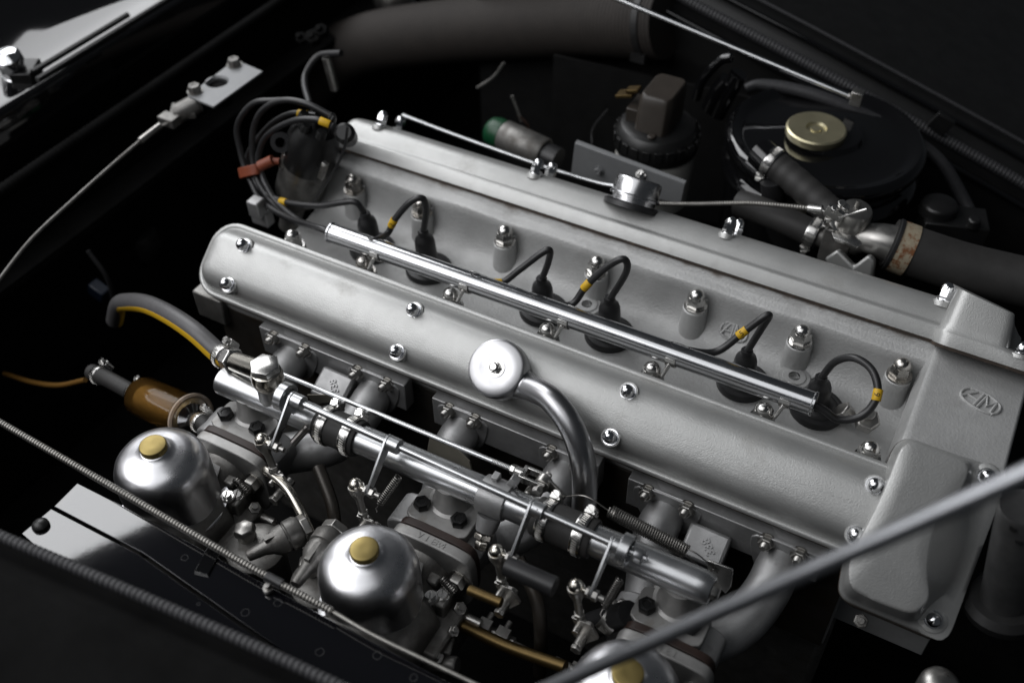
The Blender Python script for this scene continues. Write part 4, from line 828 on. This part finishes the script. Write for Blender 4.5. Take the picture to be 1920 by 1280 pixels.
lo = [[c + Rm @ V(p.x, p.y, z) for p in chaikin([V(-.018, -.008, 0), V(.018, -.008, 0), V(.018, .008, 0), V(-.018, .008, 0)], 2)] for z in (-.006, .006)]
b.loft(lo); solo('lead_clip', b, 'orange_rubber', 'orange rubber clip gathering the ignition leads', 'cable clip', bev=.0008)
b = MB(); b.rod(P(487, 312, y=.012), P(512, 300, y=.02), .0062, 16); b.rod(P(508, 302, y=.02), P(524, 303, y=.024), .004, 12); solo('clip_strap', b, 'orange_rubber', 'short brownish strap joining the orange clip to the distributor', 'cable clip')
b = MB(); b.tube(spline([P(652, 238, y=.02), P(645, 280, y=.02), P(628, 318, y=.02), P(596, 366, y=.02), P(580, 385, y=.02)], 8), .0016, 8); solo('earth_wire', b, 'black_rubber', 'thin black wire hanging beside the distributor body', 'wire')
b = MB(); b.lathe(P(648, 252, y=.045), (.3, -.6, .7), [(.010, -.02), (.0115, 0), (.0115, .006), (.008, .010)], 24); solo('vacuum_capsule', b, 'bakelite', 'black capsule between the distributor and the far cam cover', 'capsule')
b = MB(); b.tube(spline([P(640, 100, y=.2), P(598, 105, y=.2), P(575, 135, y=.18), P(571, 160, y=.16), P(580, 195, y=.13)], 8), .0042, 12); solo('loop_cable', b, 'black_rubber', 'black cable loop standing behind the distributor', 'cable')
b = MB(); b.rod(P(612, 108, y=.2), P(628, 168, y=.2), .006, 12); solo('wire_connector', b, 'dull_steel', 'small dim connector hanging inside the black cable loop', 'connector')
for px, py, s in ((590, 75, .012), (605, 62, .010), (568, 76, .009)):
    b = MB(); c = P(px, py, y=.25); b.hexn(c, (.2, -.5, .8), s * 1.6, s); b.rod(c, c + V(0, -.008, .012), s * .4); solo('bulkhead_nut', b, 'black_matt', {590: 'lowest of the dim nuts under the end of the big duct', 605: 'highest of the dim nuts under the end of the big duct', 568: 'leftmost of the dim nuts under the end of the big duct'}[px], 'nut')

# ------------------------------------------------------------------ far side of the bay
# thin steel rod along the far cover
b = MB(); b.tube(spline([P(755, 216, y=.19), P(850, 252, y=.19), P(990, 302, y=.19), P(1060, 325, y=.19), P(1130, 345, y=.19), P(1180, 352, y=.19)], 6), .0024, 10); solo('control_rod', b, 'satin_tube', 'thin steel rod running along the outer side of the far cam cover', 'rod')
# solenoid with green end
a, c = P(930, 248, y=.26), P(1022, 290, y=.25); d = (c - a).normalized(); L = (c - a).length
t = thing('solenoid', 'grey cylinder with green end lying beyond the far cam cover', 'solenoid', a)
b = MB(); b.lathe(a, d, [(.019, .012), (.0205, .014), (.0205, L - .002), (.019, L)], 32); ob('can', b, 'old_cast', t)
b = MB(); b.lathe(a, d, [(.012, -.012), (.017, -.008), (.0195, 0), (.0195, .012)], 32); ob('end_cap', b, 'green_plastic', t)
b = MB(); b.rod(c, c + d * .02, .016, 24); ob('mount_sleeve', b, 'black_rubber', t)
for i, pp in enumerate((((960, 180), (968, 200), (978, 228)), ((945, 118), (925, 145), (895, 165)), ((990, 255), (990, 235), (970, 215)))):
    b = MB(); b.tube(spline([P(x, y, y=.3) for x, y in pp], 6), .0022, 8); solo('thin_wire', b, ('old_cast', 'old_cast', 'brown_wire')[i], ('short pale wire standing above the green-ended cylinder', 'dim steel wire end in the dark below the duct', 'brown wire curling over the green-ended cylinder')[i], 'wire')
# grey bracket
b = MB(); b.prism([P(1078, 268, y=.225), P(1284, 345, y=.225), P(1276, 384, y=.225), P(1070, 330, y=.225)], (0, .002, -.001)); b.prism([P(1078, 268, y=.225), P(1284, 345, y=.225), P(1284, 345, y=.225) + V(0, .006, .001), P(1078, 268, y=.225) + V(0, .006, .001)], (0, .001, -.002))
br = thing('reservoir_bracket', 'grey painted sheet bracket behind the chrome filler cap', 'bracket', P(1175, 330, y=.225)); ob('plate', b, 'grey_paint', br, bev=.0006)
inst('rivet', 'small_bolt', 'grey_paint', br, P(1123, 319, y=.2245), rotm((0, -1, 0))); inst('rivet', 'small_bolt', 'plated_steel', br, P(1202, 327, y=.2245), rotm((0, -.6, .8)))
# fluid reservoir
c = P(1232, 252, y=.30); t = thing('fluid_reservoir', 'white fluid reservoir with black screw cap and brown switch block', 'reservoir', c + V(0, 0, -.08))
b = MB(); b.lathe(c, (0, 0, 1), [(.046, -.09), (.0485, -.03), (.0485, -.015), (.044, -.012)], 40); ob('tank', b, 'white_plastic', t)
b = MB(); b.lathe(c, (0, 0, 1), [(.0500, -.016), (.0510, -.012), (.0510, .004), (.0485, .010), (.044, .016), (.036, .0185), (.010, .019)], 48)
for k in range(22):
    a = 2 * pi * k / 22; b.box(c + V(cos(a) * .0500, sin(a) * .0500, .0005), .0022, .0046, .0065, Matrix.Rotation(a, 3, 'Z'))
ob('screw_cap', b, 'bakelite', t, bev=.0005)
b = MB(); q = c + V(0, 0, .017); lo = []
for z, s in ((0, 1.0), (.030, .96), (.040, .94), (.0435, .86)):
    lo.append([q + V(p.x * s, p.y * s + z * .2, z) for p in chaikin([V(-.021, -.031, 0), V(.021, -.031, 0), V(.021, .031, 0), V(-.021, .031, 0)], 2, .12)])
b.loft(lo); b.box(q + V(-.026, .002, .009), .010, .018, .009); b.rod(q + V(.006, -.035, 0), q + V(.006, -.035, .004), .005); sw = ob('switch_block', b, 'brown_plastic', t, bev=.001)
b = MB(); b.box(P(1174, 176, y=.30), .011, .008, .0020, Matrix.Rotation(-.3, 3, 'Y')); b.box(P(1188, 168, y=.30), .008, .006, .002, Matrix.Rotation(-.3, 3, 'Y')); ob('brass_terminal', b, 'old_brass', t, bev=.0005)
b = MB(); b.tube(spline([P(1140, 205, y=.29), P(1112, 240, y=.29), P(1110, 270, y=.28)], 5), .0012, 8); solo('switch_wire', b, 'black_rubber', 'fine black wire dropping left of the fluid reservoir', 'wire')
# black pressure drum with gold cap
c = P(1545, 262, y=.365); t = thing('pressure_tank', 'round gloss black tank with gold pressure cap', 'tank', c + V(0, 0, -.12))
b = MB(); b.lathe(c, (0, 0, 1), [(.105, -.14), (.109, -.045), (.1130, -.042), (.1160, -.036), (.1135, -.029), (.1085, -.025), (.1085, -.018), (.1125, -.012), (.1155, -.005), (.1155, .001), (.1130, .0065), (.1085, .009), (.1035, .0075), (.0985, .003), (.092, .0015), (.070, .0045), (.044, .0075), (.041, .013), (.036, .014)], 84); ob('drum', b, 'black_gloss', t)
g = P(1531, 240, y=.352); b = MB(); b.lathe(g, (0, 0, 1), [(.0335, -.009), (.0345, -.007), (.0345, -.0005), (.0325, .0012), (.0290, .0010), (.0120, .0006), (.0105, -.0022), (.0060, -.0024), (.0055, -.0006), (.002, -.0006)], 56); ob('pressure_cap', b, 'gold_passivate', t)
b = MB(); b.lathe(g + V(0, 0, -.028), (0, 0, 1), [(.028, 0), (.0285, .004), (.026, .008), (.026, .018)], 40); ob('filler_neck', b, 'black_gloss', t)
b = MB(); b.tube([P(1425, 285, y=.272), P(1445, 305, y=.262)], .017, 20); ob('spigot', b, 'black_gloss', t)
# heater hoses and valve
h1 = spline([P(1436, 296, y=.266), P(1470, 322, y=.26), P(1515, 360, y=.248), P(1562, 402, y=.235)], 14)
b = MB(); b.tube(h1, lambda s: .0158 + .0004 * (1 if int(s * 14) % 2 else 0), 24); solo('heater_hose', b, 'hose_rubber', 'cloth-wrapped black hose from the black tank down to the heater valve', 'hose')
clamp(h1[4], h1[6] - h1[2], .0163, 'pale hose clamp where the wrapped hose leaves the black tank', sdir=(-.5, -.2, -.8), wd=.011)
h2 = spline([P(1385, 380, y=.225), P(1420, 392, y=.22), P(1475, 415, y=.215), P(1535, 443, y=.212)], 10)
b = MB(); b.tube(h2, .0150, 24); solo('heater_hose', b, 'hose_rubber', 'black hose lying behind the far cam cover, ending at the heater valve', 'hose')
clamp(P(1524, 437, y=.212), h2[-1] - h2[-8], .0156, 'steel hose clamp at the inlet of the heater valve', sdir=(-.2, -.3, -.9), wd=.012)
vc = P(1572, 446, y=.212)
t = thing('heater_valve', 'grey metal heater valve with round diaphragm can behind the far cover', 'valve', vc)
b = MB(); b.box(vc + V(0, 0, -.004), .015, .014, .022); b.lathe(vc + V(0, 0, -.022), (0, 0, -1), [(.012, 0), (.011, .008), (.0105, .03)], 20); b.rod(vc + V(-.012, 0, -.004), P(1530, 440, y=.212), .012); ob('body', b, 'old_cast', t, bev=.002)
dc = P(1601, 408, y=.215); b = MB(); b.lathe(dc, (.1, -.1, 1), [(.0165, -.026), (.0170, -.010), (.0170, .008), (.0155, .012), (.008, .0145)], 32); b.rod(dc + V(0, 0, .012), dc + V(.001, 0, .022), .0028); ob('diaphragm_can', b, 'dull_steel', t)
b = MB(); b.lathe(P(1596, 432, y=.212), (.1, -.1, 1), [(.024, -.003), (.0255, 0), (.0255, .002), (.022, .004)], 6); b.box(P(1565, 400, y=.20), .010, .003, .006, Matrix.Rotation(.3, 3, 'Y')); b.rod(P(1572, 408, y=.198), P(1626, 392, y=.198), .0014, 8)
for q in ((1578, 385), (1585, 392), (1566, 395), (1548, 425), (1553, 412)): b.lathe(P(*q, y=.2), (0, -.3, 1), [(.0042, 0), (.0042, .005)], 8)
ob('lever_plate', b, 'plated_steel', t, bev=.0004)
h3 = spline([vc + V(.014, 0, -.004), P(1620, 447, y=.212), P(1655, 452, y=.212), P(1690, 465, y=.215)], 8); b = MB(); b.tube(h3, lambda s: .012 + .010 * s, 26); ob('outlet', b, 'dull_steel', t)
b = MB(); b.prism([P(1545, 485, y=.175), P(1570, 468, y=.175), P(1600, 500, y=.175), P(1628, 478, y=.175), P(1640, 490, y=.175), P(1634, 530, y=.175), P(1560, 505, y=.175)], (0, .02, -.012)); solo('outlet_casting', b, 'hammer_silver', 'silver cast lug under the heater valve', 'casting', bev=.003)
h4 = spline([P(1668, 455, y=.217), P(1720, 474, y=.22), P(1800, 500, y=.225), P(1880, 520, y=.23), P(1990, 545, y=.235)], 10)
b = MB(); b.tube(h4, lambda s: .0260, 32); solo('radiator_hose', b, 'hose_rubber', 'thick black coolant hose leaving to the right behind the chain box', 'hose')
d = (h4[8] - h4[0]).normalized(); b = MB(); q = P(1692, 465, y=.2185); b.lathe(q - d * .009, d, [(.0262, 0), (.0275, 0), (.0275, .018), (.0262, .018)], 40, cap0=False, cap1=False); solo('rusty_band', b, 'rust_band', 'rusty pale metal band round the thick coolant hose', 'hose clamp')
b = MB(); b.lathe(P(1674, 458, y=.2172) - d * .002, d, [(.0262, 0), (.0282, .001), (.0282, .004), (.0262, .005)], 36, cap0=False, cap1=False); solo('rubber_band', b, 'black_rubber', 'thin black ring beside the rusty band on the coolant hose', 'hose clamp')
cab = spline([P(1225, 382, y=.20), P(1300, 383, y=.20), P(1400, 381, y=.20), P(1470, 386, y=.20), P(1520, 391, y=.20)], 40)
b = MB(); ribbed(b, cab, .0022, .0006, .0030, 10); o = solo('control_cable', b, 'conduit_steel', 'ribbed steel control cable from the filler cap to the heater valve', 'cable')
b = MB(); b.rod(P(1515, 390, y=.20), P(1542, 393, y=.20), .0048, 14); b.rod(P(1540, 394, y=.20), P(1562, 404, y=.20), .0020, 8); solo('cable_ferrule', b, 'plated_steel', 'steel ferrule ending the ribbed control cable', 'ferrule', bev=.0005)
b = MB(); b.tube(spline([P(1446, 340, y=.25), P(1448, 372, y=.25), P(1442, 400, y=.25)], 5), .012, 18); solo('drain_hose', b, 'black_rubber', 'short shiny black hose below the black tank', 'hose')
b = MB(); b.lathe(P(1492, 402, y=.24), (.2, -.4, 1), [(.012, 0), (.013, .004), (.010, .010)], 6); solo('brass_union', b, 'nickel', 'pale brass union half hidden behind the control cable', 'union')
for i, pp in enumerate((((1305, 185), (1318, 150), (1350, 115), (1372, 108)), ((1330, 205), (1345, 175), (1365, 150)), ((1345, 215), (1362, 180), (1385, 140)))):
    b = MB(); b.tube(spline([P(x, y, y=.40) for x, y in pp], 8), .006 if i == 0 else .011, 14); solo('black_hose', b, 'black_gloss', ('thin glossy black hose arching right of the fluid reservoir', 'first of two thick glossy hoses between reservoir and tank', 'second of two thick glossy hoses between reservoir and tank')[i], 'hose')
# dim regulator at the far right
b = MB(); c = P(1785, 425, y=.34); b.box(c, .035, .02, .016, Matrix.Rotation(.3, 3, 'Z')); b.lathe(c + V(.02, -.01, .014), (0, 0, 1), [(.008, 0), (.007, .012)], 12); b.lathe(c + V(-.02, 0, .012), (0, 0, 1), [(.022, 0), (.020, .014), (.012, .018)], 20); solo('horn_relay', b, 'black_satin', 'dim black relay in the dark beyond the thick coolant hose', 'relay', bev=.002)
# corrugated duct across the back
dp = spline([P(560, 175, y=.46), P(612, 118, y=.50), P(690, 82, y=.52), P(800, 64, y=.52), P(930, 52, y=.51), P(1080, 42, y=.50), P(1250, 44, y=.49)], 60)
rib = len(dp) - 1
b = MB(); ribbed(b, dp, .0465, .0009, .0055, 40); t = thing('air_duct', 'large brownish ribbed air duct across the back of the bay', 'duct', dp[0]); ob('duct', b, 'duct_cloth', t, ang=20)
q = dp[-10]; d = (dp[-3] - dp[-20]).normalized(); b = MB(); b.lathe(q - d * .007, d, [(.0478, 0), (.0488, .0005), (.0488, .0095), (.0478, .010)], 60, cap0=False, cap1=False); b.box(q + V(.0, -.040, -.030), .010, .005, .006); ob('duct_clamp', b, 'dim_grey', t)
b = MB(); b.lathe(P(735, -18, y=.62), (0, -.2, 1), [(.034, -.03), (.034, 0), (.030, .006), (.0305, .010), (.026, .016), (.010, .018)], 36); solo('jar_lid', b, 'dull_steel', 'ridged metal lid just cut off by the top edge above the duct', 'lid')

# ------------------------------------------------------------------ the bay itself (black paint)
def panel(name, pts, m, th=(0, 0, -.004), bev=0.0):
    b = MB(); b.prism(pts, th); o = ob(name, b, m, bev=bev); o['kind'] = 'structure'; return o
panel('bay_floor', [V(-1.2, -.9, -.45), V(1.2, -.9, -.45), V(1.2, 1.2, -.45), V(-1.2, 1.2, -.45)], 'black_matt')
# bulkhead: wall, shelf, and the scuttle panel above with its windscreen edge
SX = -.75
e0, e1 = P(-200, 322, x=SX), P(420, -40, x=SX)
SZ = (e0.z + e1.z) / 2
bk = panel('bulkhead', [V(-.70, -1.0, -.45), V(-.70, 1.0, -.45), V(-.70, 1.0, SZ - .06), V(-.70, -1.0, SZ - .06)], 'black_matt', (-.01, 0, 0))
b = MB(); prf = [(SX, SZ - .09), (SX, SZ - .004), (SX - .003, SZ), (SX - .012, SZ + .002), (SX - .034, SZ + .004), (SX - .052, SZ + .008), (SX - .074, SZ + .018), (SX - .110, SZ + .036), (SX - .16, SZ + .068), (SX - .16, SZ - .09)]
b.loft([[V(x, y, z) for x, z in prf] for y in (-1.2, -.4, .2, 1.0)]); o = ob('scuttle_panel', b, 'black_gloss', ang=50); o['kind'] = 'structure'
panel('bulkhead_shelf', [V(SX + .0, -1.0, SZ - .14), V(-.66, -1.0, SZ - .14), V(-.66, 1.0, SZ - .14), V(SX, 1.0, SZ - .14)], 'black_matt', (0, 0, -.01))
b = MB(); ya, yb = V(-.70, -.9, SZ - .055), V(-.70, .9, SZ - .055); ribbed(b, [ya, yb], .0070, .0009, .007, 10); solo('scuttle_seal', b, 'black_matt', 'dark braided rubber seal along the bulkhead shelf', 'seal')
wx = SX - .165; SZ0 = SZ; SZ = SZ + .058
for i, (dx, dz, r, m) in enumerate(((-.012, .016, .006, 'chrome'), (-.032, .034, .004, 'black_gloss'), (-.050, .050, .005, 'plated_steel'))):
    b = MB(); b.rod(V(wx + dx, -1.0, SZ + dz), V(wx + dx, .6, SZ + dz), r, 14); solo('windscreen_trim', b, m, ('lower bright strip edging the windscreen', 'dark strip between the bright windscreen strips', 'upper bright strip edging the windscreen')[i], 'trim')
b = MB(); b.prism([V(wx - .04, -1.0, SZ + .045), V(wx - .04, .6, SZ + .045), V(wx - .35, .6, SZ + .32), V(wx - .35, -1.0, SZ + .32)], (-.003, 0, .003)); solo('windscreen', b, 'dark_glass', 'dark windscreen glass in the top left corner', 'windscreen')
SZ = SZ0
c = P(18, 105, z=SZ + .03); t = thing('wiper_spindle', 'chrome wiper spindle on the glossy scuttle', 'wiper', c)
b = MB(); b.lathe(c + V(0, 0, -.03), (.15, -.2, 1), [(.022, 0), (.021, .006), (.016, .010), (.0155, .022), (.0175, .026), (.0165, .036), (.010, .041)], 28); ob('spindle_cap', b, 'chrome', t)
b = MB(); b.box(c + V(.012, .006, -.022), .014, .020, .008, Matrix.Rotation(.5, 3, 'Z')); ob('spindle_block', b, 'bakelite', t, bev=.002)
for i, (a, e) in enumerate((((60, 136), (240, 28)), ((70, 150), (330, -10)))):
    b = MB(); b.tube([P(*a, z=SZ + .014), P(*e, z=SZ + .016)], .0040, 8); ob('wiper_arm', b, 'bakelite', t)
# latch plate on the bulkhead shelf
pz = .03; c = P(422, 155, z=pz); t = thing('latch_plate', 'grey steel bonnet latch plate with round hole and two bolts', 'latch plate', c)
cn = [P(x, y, z=pz) for x, y in ((352, 180), (441, 112), (492, 134), (400, 200))]
hc = P(407, 153, z=pz); N = 28; b = MB()
ring = [hc + V(cos(a) * .0125, sin(a) * .0125, 0) for a in np.linspace(0, 2 * pi, N, endpoint=False)]
def onq(d):   # point of the plate outline in direction d from the hole
    best = 1e9
    for i in range(4):
        p, q = cn[i] - hc, cn[(i + 1) % 4] - hc; e = q - p; det = d.x * -e.y + d.y * e.x
        if abs(det) < 1e-9: continue
        tt = (p.x * -e.y + p.y * e.x) / det; ss = (d.x * p.y - d.y * p.x) / det
        if tt > 0 and -1e-6 <= ss <= 1 + 1e-6: best = min(best, tt)
    return hc + d * best
dirs = sorted([(atan2(r.y - hc.y, r.x - hc.x)) for r in ring] + [atan2(q.y - hc.y, q.x - hc.x) for q in cn])
inn = [hc + V(cos(a) * .0125, sin(a) * .0125, 0) for a in dirs]; out_ = [onq(V(cos(a), sin(a), 0)) for a in dirs]; lip = [hc + V(cos(a) * .0148, sin(a) * .0148, 0) for a in dirs]
dz = V(0, 0, -.0025)
b.loft([[q + dz for q in inn], [q + dz + V(0, 0, -.004) for q in inn], inn and [q + V(0, 0, -.003) for q in inn], lip, out_, [q + dz for q in out_]], False, False); ob('plate', b, 'grey_paint', t, ang=30)
b = MB(); b.lathe(hc + V(0, 0, -.03), (0, 0, 1), [(.0130, 0), (.0130, .024)], 24); ob('hole_well', b, 'black_matt', t)
for px, py in ((366, 172), (440, 122)): inst('plate_bolt', 'steel_bolt', 'old_cast', t, P(px, py, z=pz), rotm((0, 0, 1)))
b = MB(); b.rod(P(330, 215, z=.0), P(372, 192, z=.01), .012, 16); b.box(P(318, 225, z=.0), .012, .008, .006); b.box(P(345, 208, z=.0), .016, .014, .004, Matrix.Rotation(.6, 3, 'Z')); solo('cable_bracket', b, 'old_cast', 'dim bracket holding the release cable below the latch plate', 'bracket', bev=.001)
cb = [P(-30, 562, z=-.02), P(0, 522, z=-.02), P(60, 447, z=-.015), P(140, 372, z=-.01), P(215, 305, z=-.005), P(262, 265, z=0)]
b = MB(); b.tube(spline(cb, 8), .0021, 10); solo('release_cable', b, 'old_cast', 'thin steel bonnet release cable curving down the left side', 'cable')
b = MB(); b.rod(cb[-1], P(300, 236, z=0), .0042, 10); b.rod(P(298, 238, z=0), P(328, 226, z=0), .0018, 8); solo('cable_end', b, 'dull_steel', 'brass-coloured end of the bonnet release cable', 'ferrule')
# dim things in the left dark
b = MB(); b.lathe(P(262, 470, y=.05), (.1, -.1, 1), [(.030, 0), (.034, .01), (.034, .035), (.030, .045), (.015, .050)], 28); solo('wiper_motor', b, 'dim_grey', 'barely visible black canister in the dark left of the cam covers', 'canister')
for i, (pp, m, lab) in enumerate((((( 165, 470), (200, 520), (212, 565), (210, 590)), 'black_rubber', 'black wire dropping to the striped hose'),)):
    b = MB(); b.tube(spline([P(x, y, y=-.1) for x, y in pp], 8), .003, 8); solo('loom_wire', b, m, lab, 'wire')
b = MB(); b.box(P(186, 545, y=-.1), .012, .008, .010, Matrix.Rotation(.4, 3, 'Y')); solo('wire_connector', b, 'blue_plastic', 'dim blue wiring connector in the left dark', 'connector', bev=.002)
# far wing: inner wall, gutter, seal and stay
def gut(px, py, dz=0, dy=0): q = P(px, py, y=.52); return q + V(0, dy, dz)
ropel = [(1050, -125), (1285, 0), (1500, 113), (1700, 222), (1920, 345), (2100, 452)]
rp = spline([gut(*q) for q in ropel], 110)
b = MB(); ribbed(b, rp, .0060, .0009, .0050, 10); solo('bonnet_seal', b, 'rope_braid', 'ribbed black bonnet seal along the far wing', 'seal')
b = MB(); lo = []
for q in [gut(*q) for q in [(900, -205)] + ropel + [(2500, 690)]]:
    lo.append([q + V(0, .0, -.012), q + V(0, .022, -.010), q + V(0, .030, .004), q + V(0, .050, .010), q + V(0, .12, .016), q + V(0, .9, -.02), q + V(0, .9, -.3), q + V(0, -.02, -.40), q + V(0, -.015, -.012)])
b.loft(lo); o = ob('far_wing', b, 'black_satin', ang=50); o['kind'] = 'structure'
for k, (dy, dz, r, m) in enumerate(((.034, .010, .0035, 'black_gloss'), (.058, .016, .0022, 'rope_braid'), (-.020, -.016, .0040, 'black_gloss'))):
    b = MB(); b.tube([q + V(0, dy, dz) for q in rp[::20]], r, 12); ob('wing_lip', b, m, o)
b = MB(); sA, sB = P(1080, -34, y=.42), P(1592, 181, y=.42); b.rod(sA, sB, .0034, 14); t = thing('bonnet_stay', 'bright thin stay rod along the far wing gutter', 'stay rod', sA); ob('rod', b, 'chrome', t)
b = MB(); b.box(P(1607, 184, y=.422), .007, .006, .009); b.rod(P(1590, 180, y=.42), P(1604, 186, y=.42), .004); ob('end_fitting', b, 'dull_steel', t, bev=.001)
b = MB(); sp2 = spline([P(1400, 168, y=.43), P(1425, 160, y=.435), P(1480, 166, y=.44), P(1560, 190, y=.44), P(1680, 245, y=.44), P(1760, 300, y=.43), P(1810, 380, y=.42), P(1830, 430, y=.40)], 8); b.tube(sp2, .0075, 12); solo('wing_hose', b, 'rope_braid', 'dull braided hose curving along the far wing behind the gold cap', 'hose')
b = MB(); b.box(P(1765, 232, y=.515), .012, .004, .012, Matrix.Rotation(.4, 3, 'Y')); solo('seal_clip', b, 'black_satin', 'small black clip over the far bonnet seal', 'clip', bev=.001)
panel('far_inner_panel', [V(-.25, .44, -.02), V(.10, .50, -.04), V(.10, .50, -.25), V(-.25, .44, -.25)], 'black_satin', (0, .004, 0))
# bell housing / gearbox dark mass under the engine rear and lower block
b = MB(); b.box((-.02, 0, -.33), .36, .12, .13); solo('engine_block', b, 'old_cast', 'dark engine block hidden below the cylinder head', 'engine block', bev=.01)

# ------------------------------------------------------------------ near wing valance with its cable and seal
pz = 0.0
def Z(px, py, z=pz): return P(px, py, z=z)
b = MB(); b.prism([Z(145, 905), Z(230, 948), Z(640, 1172), Z(960, 1340), Z(700, 1340), Z(268, 1036), Z(101, 949)], (0, 0, -.003)); ob1 = thing('valance_plate', 'glossy black valance plate along the near wing, seam and stud on it', 'valance plate', Z(300, 1050)); ob('upper_plate', b, 'spotted_gloss', ob1, bev=.0006)
b = MB(); b.prism([Z(96, 953), Z(262, 1040), Z(690, 1343), Z(500, 1400), Z(40, 1000)], (0, 0, -.003)); ob('lower_plate', b, 'spotted_gloss', ob1, bev=.0006)
b = MB(); b.lathe(Z(77, 986), (0, 0, 1), [(.0072, 0), (.0068, .003), (.0045, .0052), (.001, .006)], 24); ob('push_stud', b, 'bakelite', ob1)
b = MB(); b.box(Z(390, 1052, .001), .006, .012, .0012, Matrix.Rotation(.25, 3, 'Z')); ob('tab', b, 'black_gloss', ob1, bev=.0005)
b = MB(); c = Z(503, 1105, .002); b.lathe(c, (0, 0, 1), [(.004, 0), (.004, .003), (.0022, .003), (.0022, .007)], 10); ob('small_bolt', b, 'dull_steel', ob1)
cl = [Z(-60, 756, .010), Z(0, 791, .010), Z(215, 915, .010), Z(430, 1040, .010), Z(512, 1086, .010)]
p = spline(cl, 60); b = MB(); ribbed(b, p, .0025, .0007, .0030, 12); t = thing('ribbed_cable', 'ribbed steel cable conduit running over the black valance plate', 'cable', p[0]); ob('conduit', b, 'conduit_steel', t, ang=60)
b = MB(); b.rod(Z(500, 1080, .010), Z(530, 1096, .010), .0042, 14); ob('joint_sleeve', b, 'black_rubber', t)
p = spline([Z(528, 1096, .010), Z(575, 1120, .010), Z(625, 1147, .010)], 34); b = MB(); ribbed(b, p, .0025, .0007, .0030, 12); ob('conduit', b, 'conduit_steel', t, ang=60)
b = MB(); b.tube(spline([Z(622, 1145, .010), Z(700, 1190, .010), Z(800, 1238, .010), Z(930, 1300, .010)], 6), .0017, 10); ob('inner_rod', b, 'conduit_steel', t)
RZ = .075
p = spline([Z(-120, 950, RZ), Z(0, 1004, RZ), Z(150, 1068, RZ), Z(330, 1146, RZ), Z(500, 1222, RZ), Z(640, 1288, RZ), Z(800, 1360, RZ)], 34)
b = MB(); ribbed(b, p, .0038, .0008, .0046, 12); solo('bonnet_seal', b, 'rope_braid', 'ribbed black bonnet seal along the near wing, out of focus', 'seal')
b = MB(); lo = []
for q in [Z(-900, 650, RZ)] + [p[i] for i in range(0, len(p), 12)] + [Z(1500, 1680, RZ)]:
    lo.append([q + V(0, .012, -.08), q + V(0, .008, -.012), q + V(0, -.010, -.008), q + V(0, -.022, .001), q + V(0, -.030, .002), q + V(0, -.036, -.001), q + V(0, -.30, -.004), q + V(0, -.8, -.10), q + V(0, -.8, -.5), q + V(0, .012, -.5)])
b.loft(lo); o = ob('near_wing', b, 'black_matt', ang=40); o['kind'] = 'structure'
# ------------------------------------------------------------------ prop rod across the right foreground, stub tube at the right edge
b = MB(); b.tube([PD(960, 1318, .60), PD(1040, 1284, .58), PD(1920, 890, .42), PD(2150, 787, .39)], .0044, 24); solo('prop_rod', b, 'prop_paint', 'blurred grey bonnet prop rod slanting across the right foreground', 'prop rod')
t0 = P(1922, 950, y=-.14); t1 = P(1884, 1122, y=-.14)
t = thing('front_tube', 'grey perforated metal tube standing at the right edge', 'tube', t1)
b = MB(); d = (t0 - t1); b.lathe(t1, d, [(.0185, -.02), (.0185, d.length - .003), (.0170, d.length), (.0150, d.length - .001)], 32); ob('tube', b, 'dim_tube', t)
b = MB()
for q in ((1900, 990), (1911, 1014)):
    c = P(*q, y=-.158); b.lathe(c, Vector(CAM) - c, [(.0028, -.001), (.0028, .0006)], 12)
ob('drain_hole', b, 'black_matt', t)
b = MB(); b.lathe(t1, d, [(.030, -.012), (.031, -.004), (.026, .002)], 32); ob('foot_ring', b, 'dim_grey', t)
